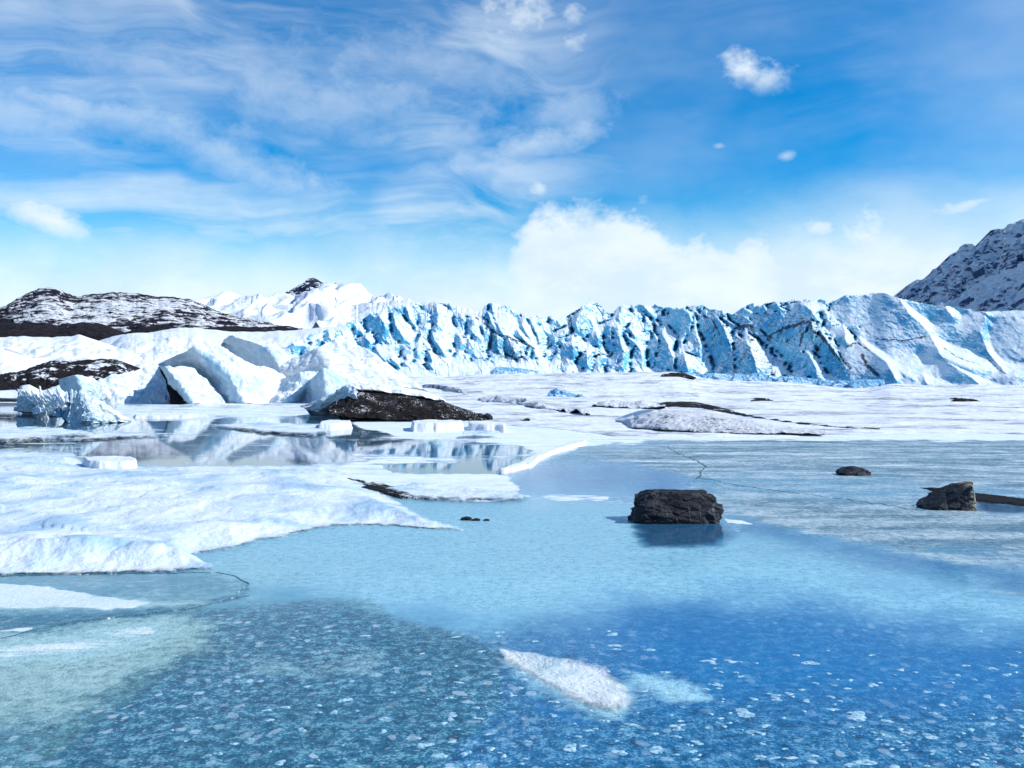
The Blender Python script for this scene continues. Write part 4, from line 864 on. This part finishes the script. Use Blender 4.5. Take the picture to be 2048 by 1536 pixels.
def build_glacier():
    """paint the slope of every face, integrate the slopes into one relief, cut it into seracs"""
    st = 1.25; gx0, gx1, gy0, gy1 = 540, 3400, 575, 800
    ax = np.arange(gx0, gx1, st); ay = np.arange(gy0, gy1, st); X, Y = np.meshgrid(ax, ay, indexing='ij')
    q = np.stack([X / 8.0 + Y / 22., Y / 15.0, 0 * X], -1)
    f = facets(q * .33, 21); f2 = facets(q * .8, 5); fb = fbm(np.stack([X / 60, Y / 40, 0 * X], -1), 3)
    ridgey = np.sin((X * .9 + Y * .55) / 4.6 + fb * 5)
    cell = hsh(*[np.floor(c).astype(int) for c in (q[..., 0] * 1.1 + fb * 2, q[..., 1] * .8 + fb, 0 * X)]) / 1024.
    sel_ = facets(np.stack([(X + Y * .3) / 15, Y / 26., 0 * X + 8], -1), 33) + .25 * facets(np.stack([X / 6, Y / 9., 0 * X + 8], -1), 12)
    side = np.where(sel_ > -.06 - .1 * sstep(1120, 1080, X), 1., -1.)
    white = sstep(1120, 1080, X) * .5
    gx = np.where(side > 0, .45, -1.1); gz = np.where(side > 0, 1.0, .55)
    lowslope = sstep(715, 735, Y) * sstep(1180, 1080, X)
    gx = lerp(gx, .15, lowslope); gz = lerp(gz, 1.2, lowslope)
    soft = sstep(1700, 1760, X); gx = lerp(gx, -.35 + fb * .5, soft); gz = lerp(gz, .55, soft)
    dirt = .25 * sstep(1240, 1300, X) * sstep(1760, 1700, X) + .12; gid = np.zeros(X.shape, int); sft = soft.copy()
    for n, (z, cols, cr, kind, kw) in enumerate(GL):
        zx, zy, zs = z; K = [np.asarray(c, float).reshape(-1, 2) / zs + (zx, zy) for c in cols]
        allp = np.concatenate(K); bb = (X > allp[:, 0].min() - 8) & (X < allp[:, 0].max() + 8) & (Y > allp[:, 1].min() - 8) & (Y < allp[:, 1].max() + 8)
        if not bb.any(): continue
        ii = np.where(bb.any(1))[0]; jj = np.where(bb.any(0))[0]; sl = np.s_[ii[0]:ii[-1] + 1, jj[0]:jj[-1] + 1]
        Lp = np.concatenate([K[0], K[cr][::-1]]); Rp = np.concatenate([K[cr], K[-1][::-1]])
        wob = fbm(np.stack([X[sl] / 7, Y[sl] / 7, 0 * X[sl] + n], -1), 3) * (2.4 if kind != 'soft' else 3.0)
        xs_, ys_ = X[sl] + wob, Y[sl] + wob * .6
        for poly, a, b in ((Lp, -1.35, .40), (Rp, .55, 1.0)):
            if cr == 0 and a < 0 or cr == len(K) - 1 and a > 0: continue
            if kind == 'soft': a, b = (-.75, .5) if a < 0 else (.62, .95)
            ins = sd_poly(xs_, ys_, poly) < 0
            v = kw.get('amp', 1.0)
            gx[sl] = np.where(ins, a, gx[sl]); gz[sl] = np.where(ins, b, gz[sl]); gid[sl] = np.where(ins, n + 1, gid[sl])
            dirt[sl] = np.where(ins, .85 if kind == 'dirty' else dirt[sl] * .5, dirt[sl]); sft[sl] = np.where(ins, float(kind == 'soft'), sft[sl])
    def zz(z, pts): return np.asarray(pts, float).reshape(-1, 2) / z[2] + z[:2]
    wv = fbm(np.stack([X / 9, Y / 9, 0 * X + 3], -1), 3)
    for z, pts, w in ((ZA, [920,200, 1000,330, 1180,530, 1380,730, 1480,870, 1600,1010], 2.0), (ZB, [240,345, 380,450, 480,530, 600,620, 740,655, 970,750, 1160,835], 3.2),
                      (ZB, [430,270, 480,420, 470,520], 1.6), (ZB, [1120,470, 1200,640, 1225,780], 1.4), (ZC, [400,220, 340,260, 190,440], 2.5), (ZC, [250,330, 260,480, 300,600], 1.8),
                      (Z4, [820,360, 900,400, 960,520], 3.0), (Z4, [1080,470, 1200,440, 1240,520, 1340,610], 5.0), (Z4, [1340,540, 1450,470, 1580,440, 1690,400, 1700,480, 1780,540], 5.0),
                      (Z4, [1700,400, 1620,520, 1600,600], 6.0), (Z4, [1780,540, 1880,680, 2000,780], 6.0), (ZD, [400,600, 700,620, 900,590, 1000,560], 2.5), (ZD, [60,700, 200,640, 320,730], 3),
                      (ZD, [250,780, 300,900, 420,1000], 6), (ZD, [1620,800, 1740,920, 1850,1000], 2.0), (ZD, [1150,700, 1300,800, 1500,870], 2.0)):
        d = line_d(X + wv * 3, Y + wv * 3, zz(z, pts)); dirt = np.maximum(dirt, 1.6 * sstep(w * 1.25, w * .25, d))
    for z, pts in ((ZD, [300,640, 480,740, 600,850, 700,830, 880,760, 900,880, 1100,850, 900,980, 820,1050, 650,950, 560,850]), (ZD, [1040,560, 1180,640, 1300,690, 1440,690, 1480,760, 1640,820, 1760,960, 1500,930, 1360,890, 1160,800]),
                   (ZD, [1000,400, 1060,420, 1010,510, 960,500]), (ZD, [1850,860, 2100,900, 2100,1010, 1700,1020, 1900,980]), (Z4, [0,300, 100,270, 110,300, 60,330])):
        w_ = sstep(4, -4, sd_poly(X + wv * 4, Y + wv * 2, zz(z, pts)))
        gx = lerp(gx, .12, w_); gz = lerp(gz, 1.7, w_)
    dirt = np.maximum(dirt, 1.15 * sstep(26, 6, line_d(X, Y, [985, 690, 1010, 705, 1045, 712])) )
    flu = ridged(np.stack([(X + Y * .45) / 13 + wv * .25, Y / 60, 0 * X + 5], -1), 3)
    gx = gx + np.gradient(flu, axis=0) * 1.5 * (1 - sft * .8) * sstep(1080, 1180, X) + flu * .18 * (1 - sft)
    gx = gx + (f2 * .25 + f * .2) * (1 - sft * .6); gz = gz + f2 * .15
    # screened Poisson through an even extension
    h = st / F * 190.0; gzz = -gz                                  # Y grows downward
    def ev(a, sx, sy):
        a = np.concatenate([a, sx * a[::-1]], 0); return np.concatenate([a, sy * a[:, ::-1]], 1)
    A, B = ev(gx, -1, 1), ev(gzz, 1, -1)
    import time; kx = 2 * np.pi * np.fft.fftfreq(A.shape[0], h)[:, None]; ky = 2 * np.pi * np.fft.fftfreq(A.shape[1], h)[None, :]
    lam = (1 / 10.0) ** 2
    base = (800 - Y) * h / st * .95; Bh = np.fft.fft2(ev(base, 1, 1))
    U = (-1j * kx * np.fft.fft2(A) - 1j * ky * np.fft.fft2(B) + lam * Bh) / (kx ** 2 + ky ** 2 + lam)
    Rl = np.real(np.fft.ifft2(U))[:len(ax), :len(ay)]
    Rl = Rl - 4.0 - 2.0
    gb = gx.copy()
    for _ in range(3): gb[1:-1] = (gb[:-2] + 2 * gb[1:-1] + gb[2:]) / 4
    val = np.zeros_like(gb); val[2:-2] = np.clip(-(gb[4:] - gb[:-4]) - .35, 0, 1.6)
    for _ in range(2): val[1:-1] = (val[:-2] + 2 * val[1:-1] + val[2:]) / 4
    Rl = Rl + val * (1 - sft) * np.where(X < 1110, 1.7, 2.5) * sstep(.40, .62, .5 + .5 * fbm(np.stack([X / 30, Y / 18, 0 * X], -1), 3))
    sk = np.asarray(SKY_LINE, float).reshape(-1, 2)
    cx = np.r_[np.arange(562, 2130, 1.25), np.linspace(2132, 3380, 160)]; m = 150
    ty = np.interp(cx, sk[:, 0], sk[:, 1]); ty = ty + fbm(np.stack([cx / 12, 0 * cx, 0 * cx], -1), 4) * np.where(cx < 1720, 1.8, 1.0) + facets(np.stack([cx / 14, 0 * cx, 0 * cx + 2], -1), 6) * np.where(cx < 1700, 5.0, 1.2) + facets(np.stack([cx / 45, 0 * cx, 0 * cx + 5], -1), 16) * np.where(cx < 1700, 7.0, 2.)
    by = foot_y(cx) + 4 + 12 * sstep(1350, 1430, cx) * sstep(1790, 1730, cx)
    s = np.linspace(0, 1, m)[None, :] ** .95; PY = lerp(ty[:, None], by[:, None], s); PX = cx[:, None] + 0 * s
    fi = np.clip((PX - gx0) / st, 0, len(ax) - 2); fj = np.clip((PY - gy0) / st, 0, len(ay) - 2)
    i0, j0 = fi.astype(int), fj.astype(int); u, v = fi - i0, fj - j0
    bil = lambda a: a[i0, j0] * (1 - u) * (1 - v) + a[i0 + 1, j0] * u * (1 - v) + a[i0, j0 + 1] * (1 - u) * v + a[i0 + 1, j0 + 1] * u * v
    rel = bil(Rl); footrel = np.maximum(0, rel[:, -1:]) ; footrel = (800 - by[:, None]) * .1067 * .95 * .9
    D = foot_D(PX) + rel - footrel
    P = at(PX, PY, D); sf = bil(sft)
    vr = np.stack([P[..., 0] + .3 * P[..., 2], P[..., 1] * .5, P[..., 2]], -1)
    d = (facets(vr * (.7, .5, .38), 3) * .16 + ridged(vr * (.8, .5, .2), 3) * .07) * (1 - .6 * sf) + fbm(vr * 1.0, 3) * .06
    P[..., 1] -= d
    V = solid(P, 70, -2)
    n2, m2 = V.shape[:2]; Q = grid_quads(n2, m2)[:, ::-1]
    pad = lambda a: np.pad(a, 2, mode='edge')
    at_d, at_s = pad(bil(dirt)).ravel(), pad(sf).ravel()
    gi = pad(gid[np.round(fi).astype(int), np.round(fj).astype(int)])
    bz = np.zeros((n2, m2), bool); bz[:2] = bz[-2:] = True; bz[:, :2] = bz[:, -2:] = True
    gi = np.where(bz, 0, gi).ravel(); qi = gi[Q[:, 0]]; W = V.reshape(-1, 3)
    for n in np.unique(qi):
        sel = Q[qi == n]
        if n and len(sel) < 60: qi[qi == n] = 0; continue
    for n in np.unique(qi):
        sel = Q[qi == n]; used = np.unique(sel); mp = np.zeros(len(W), int); mp[used] = np.arange(len(used))
        mesh_obj('serac' if n else 'ice_wall', W[used], mp[sel], M_front, parent=glacier, smooth=False, attrs=dict(dirt=at_d[used], soft=at_s[used]))
# left part
for c, kw in [
 ([[440,350,380,460,400,530,520,605], [630,300,700,420,725,540,735,590], [760,215,770,400,830,520,830,600]], dict(lean=.6)),
 ([[500,360,510,460,520,540,530,610], [620,330,690,430,715,530,720,600], [640,320,700,430,730,530,740,600]], dict(lean=.5)),
 ([[870,200,790,280,800,420,830,720], [925,225,840,330,880,470,1010,690], [1010,230,1000,330,1100,460,1150,690]], dict(lean=.5)),
 ([[1010,190,1010,330,1100,460,1170,540], [1050,200,1100,380,1180,470,1210,520], [1400,250,1380,300,1230,330,1220,450]], dict(lean=.5)),
 ([[1400,290,1230,320,1220,400,1260,490], [1390,310,1380,370,1360,430,1310,480], [1450,400,1420,410,1400,450,1350,500]], dict(pro=4)),
 ([[1400,180,1400,250,1480,400,1530,560], [1520,115,1550,300,1540,500,1540,640], [1700,190,1800,450,1870,600,1800,700]], dict(lean=.5)),
 ([[1530,440,1440,550,1400,700,1590,960], [1450,570,1480,700,1560,800,1660,970], [1600,570,1700,720,1740,830,1690,960]], dict()),
 ([[560,760,510,930,560,980,700,1080], [570,770,570,880,640,960,740,1060], [800,700,850,850,850,950,850,1050], [1170,760,1120,850,980,920,900,1000]], dict(mat=M_serac_soft, kside=.6)),
 ([[1120,810,960,880,920,980,930,990], [1120,810,1110,880,1060,940,1020,980], [1180,780,1160,880,1150,930,1150,960]], dict(pro=5)),
 ([[1350,770,1200,800,1160,890,1170,980], [1350,790,1230,860,1210,950,1200,1000], [1380,880,1350,950,1340,1020,1380,1060]], dict(pro=5)),
 ([[1370,890,1340,950,1350,1010,1380,1060], [1400,880,1420,930,1440,990,1460,1040], [1480,900,1530,960,1570,1000,1590,1010]], dict(pro=5)),
 ([[1030,980,930,1060,900,1150,920,1170], [1040,960,1030,1030,1030,1090,1060,1120], [1110,930,1160,990,1150,1050,1100,1100]], dict(pro=4)),
 ([[730,1050,800,1090,860,1130,900,1170], [800,1000,870,1060,930,1110,960,1170], [1030,980,1020,1040,960,1110,970,1165]], dict(pro=4.5)),
 ([[1330,1090,1320,1110,1380,1160,1400,1180], [1420,1070,1430,1110,1460,1160,1480,1165], [1540,1050,1550,1100,1530,1140,1500,1165]], dict(pro=4)),
 ([[310,560,240,740,300,800,370,850], [410,680,480,730,470,800,460,820], [500,560,560,700,560,800,500,900]], dict(pro=4)),
 ([[1830,620,1800,780,1820,870,1850,890], [1900,660,1930,760,1900,830,1870,880], [1990,680,2000,800,1960,850,1930,880]], dict(pro=4)),
]: ser(ZA, c, **kw)
for c, kw in [
 ([[430,250,470,400,560,560,600,640], [500,100,520,300,620,520,700,660], [620,130,900,400,1040,620,1160,800]], dict(lean=.5, n=(60, 60))),
 ([[400,270,430,380,480,520,560,620], [440,260,480,400,560,560,600,640], [470,240,560,400,600,520,640,640]], dict(mat=M_serac_dirty)),
 ([[950,490,930,510,1060,650,1110,730], [980,480,1040,580,1080,660,1130,760], [1040,330,1120,480,1200,640,1220,800]], dict()),
 ([[1040,320,1120,480,1200,640,1230,760], [1070,325,1140,480,1220,640,1250,780], [1230,335,1250,480,1330,650,1370,760]], dict()),
 ([[100,380,90,470,150,580,80,660], [210,390,210,460,170,540,200,600], [300,470,330,560,360,640,330,690]], dict()),
 ([[860,570,850,640,940,700,1000,740], [900,560,960,640,1010,700,1050,750], [960,560,1010,620,1060,700,1100,780]], dict()),
 ([[500,620,480,760,520,860,540,920], [580,640,600,760,600,860,640,930], [700,650,720,760,720,860,720,930]], dict(mat=M_serac_dirty, amp=1.3)),
 ([[700,680,680,780,700,920,730,940], [850,760,850,850,870,950,880,1000], [1000,780,1030,860,1050,950,1050,960]], dict(mat=M_serac_dirty, amp=1.3)),
 ([[1680,470,1440,600,1400,620,1380,650], [1760,450,1700,520,1600,600,1500,660], [1800,520,1760,600,1680,650,1560,690]], dict()),
]: ser(ZB, c, **kw)
# central cliff
for c, kw in [
 ([[400,230,260,330,190,430,290,580], [570,135,400,270,330,420,350,560], [700,200,650,330,560,440,500,560], [870,260,830,380,650,480,560,540]], dict(n=(60, 50), amp=.5)),
 ([[1010,125,930,250,850,370,780,450], [1070,150,1040,260,1010,330,1000,400], [1200,230,1210,320,1190,400,1110,440]], dict(pro=4)),
 ([[1230,320,1180,440,1080,570,1250,700], [1300,265,1220,400,1170,520,1290,700], [1390,300,1430,420,1390,560,1370,620]], dict(pro=5)),
 ([[1390,320,1400,450,1400,560,1400,590], [1420,330,1440,460,1430,530,1430,580], [1500,350,1560,430,1560,520,1480,590]], dict(pro=4)),
 ([[540,560,500,660,500,720,540,780], [640,565,680,680,690,760,700,830], [770,590,740,690,730,760,750,800]], dict(pro=5)),
 ([[790,480,770,650,780,800,850,930], [880,490,870,650,900,780,920,880], [960,520,1000,620,950,740,940,800]], dict(pro=4)),
 ([[890,490,900,650,920,800,820,1180], [1000,540,1040,760,1080,900,1060,1150], [1080,590,1200,740,1210,850,1170,1140]], dict(pro=4, amp=1.4)),
 ([[1080,590,1130,740,1160,800,1180,840], [1100,585,1160,680,1220,720,1240,740], [1120,580,1270,720,1290,740,1300,750]], dict(pro=6)),
 ([[1230,830,1200,950,1180,1080,1190,1160], [1350,830,1370,950,1390,1050,1400,1120], [1430,850,1460,950,1440,1050,1450,1130]], dict(pro=6)),
 ([[1580,680,1480,800,1440,1000,1480,1140], [1600,680,1620,800,1560,950,1540,1140], [1640,660,1660,800,1640,900,1620,1000]], dict(pro=4)),
 ([[1660,650,1620,850,1570,1000,1550,1150], [1720,640,1800,850,1870,1000,1840,1180], [1760,640,1890,850,1900,1050,1890,1180]], dict(pro=6)),
 ([[2000,780,1900,870,1900,1050,1900,1190], [2020,770,2030,900,2040,1050,2060,1210], [2150,700,2200,850,2300,1050,2300,1210]], dict(pro=5)),
 ([[100,760,60,850,60,940,280,990], [260,745,290,840,290,920,290,1000], [400,760,500,830,480,900,340,1080]], dict(pro=5)),
 ([[400,910,350,1010,330,1080,400,1140], [500,900,500,1000,510,1080,520,1140], [600,850,620,1000,610,1080,590,1150]], dict(pro=5)),
 ([[700,930,620,1000,610,1100,590,1150], [750,955,720,1040,690,1120,680,1200], [870,930,850,1020,800,1120,760,1210]], dict(pro=6)),
 ([[880,960,810,1060,800,1150,790,1200], [1110,870,1090,1000,1070,1100,1050,1180], [1210,850,1200,950,1170,1050,1150,1150]], dict(pro=6, amp=1.3)),
 ([[1740,218,1620,310,1600,380,1640,420], [1770,235,1760,330,1750,400,1740,440], [1790,230,1780,350,1770,420,1760,460]], dict(pro=4)),
 ([[1560,480,1560,560,1600,620,1640,640], [1720,470,1700,560,1690,600,1680,640], [1740,460,1890,600,1910,750,1900,850]], dict(pro=5)),
 ([[1240,190,1300,230,1400,270,1480,330], [1360,140,1420,200,1500,280,1560,360], [1500,170,1620,200,1700,240,1720,330]], dict(pro=0)),
]: ser(ZC, c, **kw)
# right cliff of large leaning blades
for c, cr, kw in [
 ([[545,315,535,430,600,500,640,560], [700,318,730,400,715,490,650,560], [770,350,775,470,790,520,780,600]], 1, dict(pro=3, amp=1.3)),
 ([[600,640,600,720,600,760,605,812], [640,540,660,620,690,740,705,815], [780,500,830,600,880,720,912,818]], 1, dict(pro=5)),
 ([[715,500,690,560,650,600,640,640], [760,350,760,450,800,600,800,700], [800,520,850,620,890,720,900,815]], 1, dict(pro=4, kside=.8)),
 ([[775,355,785,480,860,620,925,818], [930,365,1000,480,1060,640,1060,820], [960,370,1060,520,1070,660,1080,822]], 1, dict(mat=M_serac_dirty, pro=5, n=(64, 64), amp=1.5)),
 ([[1060,520,1060,620,1070,720,1080,825], [1165,562,1210,640,1240,740,1262,828], [1180,520,1330,640,1480,740,1535,842]], 1, dict(mat=M_serac_dirty, pro=6, n=(64, 64))),
 ([[930,355,1000,420,1080,480,1160,560], [950,360,1060,430,1150,480,1230,560], [1130,450,1180,470,1240,520,1330,640]], 1, dict(pro=5)),
 ([[1000,330,1040,400,1100,440,1120,470], [1150,370,1230,430,1290,500,1350,600], [1200,380,1250,440,1320,520,1370,600]], 1, dict(mat=M_serac_dirty, pro=3)),
 ([[1340,540,1400,640,1500,730,1540,840], [1480,580,1600,650,1690,720,1740,860], [1560,600,1700,650,1820,760,1905,882]], 1, dict(pro=6, n=(60, 60))),
 ([[1590,760,1600,790,1620,820,1640,840], [1640,650,1690,710,1730,780,1735,850], [1700,690,1760,760,1820,820,1850,870]], 1, dict(pro=8)),
 ([[1180,350,1220,430,1380,560,1600,650], [1400,320,1450,420,1560,540,1640,650], [1580,330,1690,400,1710,520,1700,650], [1640,335,1760,460,1830,560,1900,650]], 2, dict(mat=M_serac_dirty, pro=3, n=(80, 60), amp=1.3)),
 ([[1700,560,1740,660,1780,760,1840,860], [1760,480,1840,600,1940,740,2048,880], [1800,500,1900,640,2020,760,2120,880]], 1, dict(mat=M_serac_dirty, pro=5)),
 ([[1100,320,1110,325,1120,330,1140,345], [1140,295,1150,310,1170,320,1190,340], [1200,310,1210,320,1220,330,1240,340]], 1, dict(pro=-2)),
 ([[1200,320,1230,325,1240,330,1260,335], [1300,275,1310,290,1320,310,1330,330], [1360,300,1380,305,1390,315,1400,325]], 1, dict(pro=-3)),
 ([[1320,285,1340,300,1360,315,1380,330], [1400,255,1420,280,1440,300,1460,325], [1440,265,1480,290,1500,310,1520,325]], 1, dict(pro=-4)),
 ([[1440,290,1460,300,1500,315,1530,330], [1660,240,1600,270,1600,300,1620,330], [1790,250,1800,280,1820,300,1840,320]], 1, dict(pro=-6, mat=M_serac_soft)),
 ([[1580,290,1590,330,1640,370,1680,400], [1640,285,1680,320,1720,370,1760,420], [1660,285,1720,330,1780,420,1860,560]], 1, dict(pro=0)),
 ([[1840,290,1830,340,1830,380,1840,400], [2000,215,1980,280,1960,340,1950,400], [2040,205,2060,260,2080,330,2090,400]], 1, dict(pro=-4, mat=M_serac_soft)),
 ([[1820,460,1830,500,1880,560,1900,600], [1940,430,1960,480,1960,540,1980,620], [1960,440,2000,500,2040,560,2080,620]], 1, dict(pro=1, mat=M_serac_soft)),
]: ser(Z4, c, cr, **kw)
# far right, larger and smoother slopes
LR = [(fbm, .12, 1.3), (facets, .22, .5), (ridged, (.6, .6, .3), .16), (fbm, 1.4, .10)]
for c, cr, kw in [
 ([[130,125,0,300,-40,380,60,460], [300,110,250,250,200,400,330,560], [560,110,620,250,700,420,780,590], [650,140,780,330,890,420,990,530], [720,180,920,350,1060,420,1010,525]], 3, dict(pro=-6, n=(110, 80), kside=.5)),
 ([[60,460,210,600,400,720,690,835], [390,590,500,680,620,780,740,840], [700,595,760,680,820,760,880,870], [990,530,1050,640,1110,760,1150,812], [1020,545,1200,690,1400,830,1500,930]], 3, dict(pro=3, n=(110, 60), kside=.5)),
 ([[1160,640,1200,720,1300,800,1360,900], [1300,680,1420,760,1560,840,1640,920], [1500,640,1580,740,1660,850,1760,1000], [1595,600,1640,730,1740,860,1870,1000], [1640,610,1740,770,1830,850,1980,985]], 3, dict(pro=5, n=(100, 60), kside=.45, lean=.8)),
 ([[1060,410,1010,500,1140,630,1300,690], [1300,380,1300,480,1360,600,1420,690], [1600,330,1620,420,1560,520,1600,610], [1640,360,1760,470,1700,530,1660,580]], 2, dict(pro=-3, n=(80, 50), kside=.6)),
 ([[1640,440,1680,640,1760,790,1850,860], [2000,350,2050,500,2100,700,2150,870], [2600,330,2700,500,2800,700,2900,880], [3400,400,3500,600,3600,800,3700,900]], 2, dict(pro=-2, n=(100, 60), kside=.5)),
 ([[1240,245,1280,280,1340,320,1370,350], [1600,300,1620,310,1640,330,1650,350], [2048,300,2048,310,2048,330,2048,350], [2600,260,2600,290,2600,320,2600,350]], 1, dict(pro=-12, n=(90, 24), kside=.1)),
 ([[720,185,800,260,900,330,1060,400], [860,180,900,230,960,300,1080,400], [1180,245,1200,290,1240,340,1300,370], [1260,250,1330,300,1370,340,1360,350]], 2, dict(pro=-6, n=(70, 40), kside=.5)),
 ([[860,1020,860,1030,850,1050,850,1060], [1000,890,980,960,960,1020,960,1100], [1180,850,1330,950,1480,1040,1560,1110], [1260,890,1450,975,1600,1040,1810,1112]], 2, dict(pro=9, n=(80, 36), kside=.4, lean=.9)),
 ([[860,1040,870,1050,870,1060,880,1070], [925,1000,940,1030,950,1060,960,1100], [1130,1050,1180,1070,1220,1090,1260,1112], [1200,1060,1230,1080,1260,1095,1300,1115]], 1, dict(pro=12, n=(60, 20), kside=.3)),
 ([[-60,700,0,760,60,900,80,1060], [60,690,120,780,240,900,340,1060], [210,590,330,720,520,860,640,1090], [240,580,440,740,600,880,720,1050]], 2, dict(pro=6, n=(80, 70), kside=.6, mat=M_serac_dirty, amp=1.2)),
]:
    kw.setdefault('mat', M_serac_soft); kw.setdefault('layers', LR); kw.setdefault('thick', 14); ser(ZD, c, cr, smooth=True, **kw)
build_glacier()
# the blue ledge of ice blocks along the foot
rnd = random.Random(3)
for i, (x0, y0, x1, y1, h) in enumerate([(1368,754,1420,757,9), (1418,754,1470,757,8), (1468,757,1505,760,10), (1503,758,1560,764,12), (1556,763,1580,764,11), (1577,766,1640,770,14), (1638,768,1672,772,12), (1668,773,1712,776,13), (1700,780,1770,776,20),
                                         (886,752,940,757,8), (990,744,1080,750,10), (940,748,1000,750,6)]):
    ridge('ledge_block', [x0, y0 - h * .5, x0 + 4, y0 - h, (x0 + x1) / 2, (y0 + y1) / 2 - h * rnd.uniform(.9, 1.1), x1 - 4, y1 - h * .8, x1, y1 - h * .3], [x0, y0 + 5, x1, y1 + 5], foot_D((x0 + x1) / 2) - (9 if x0 > 1300 else 5), 1.5, M_bluewall,
          n=(50, 14), layers=[(facets, .6, .35), (fbm, 2, .12)], jag=1.0, jsc=6, bulge=.5, smooth=False, parent=glacier, thick=3, slant=-.3)
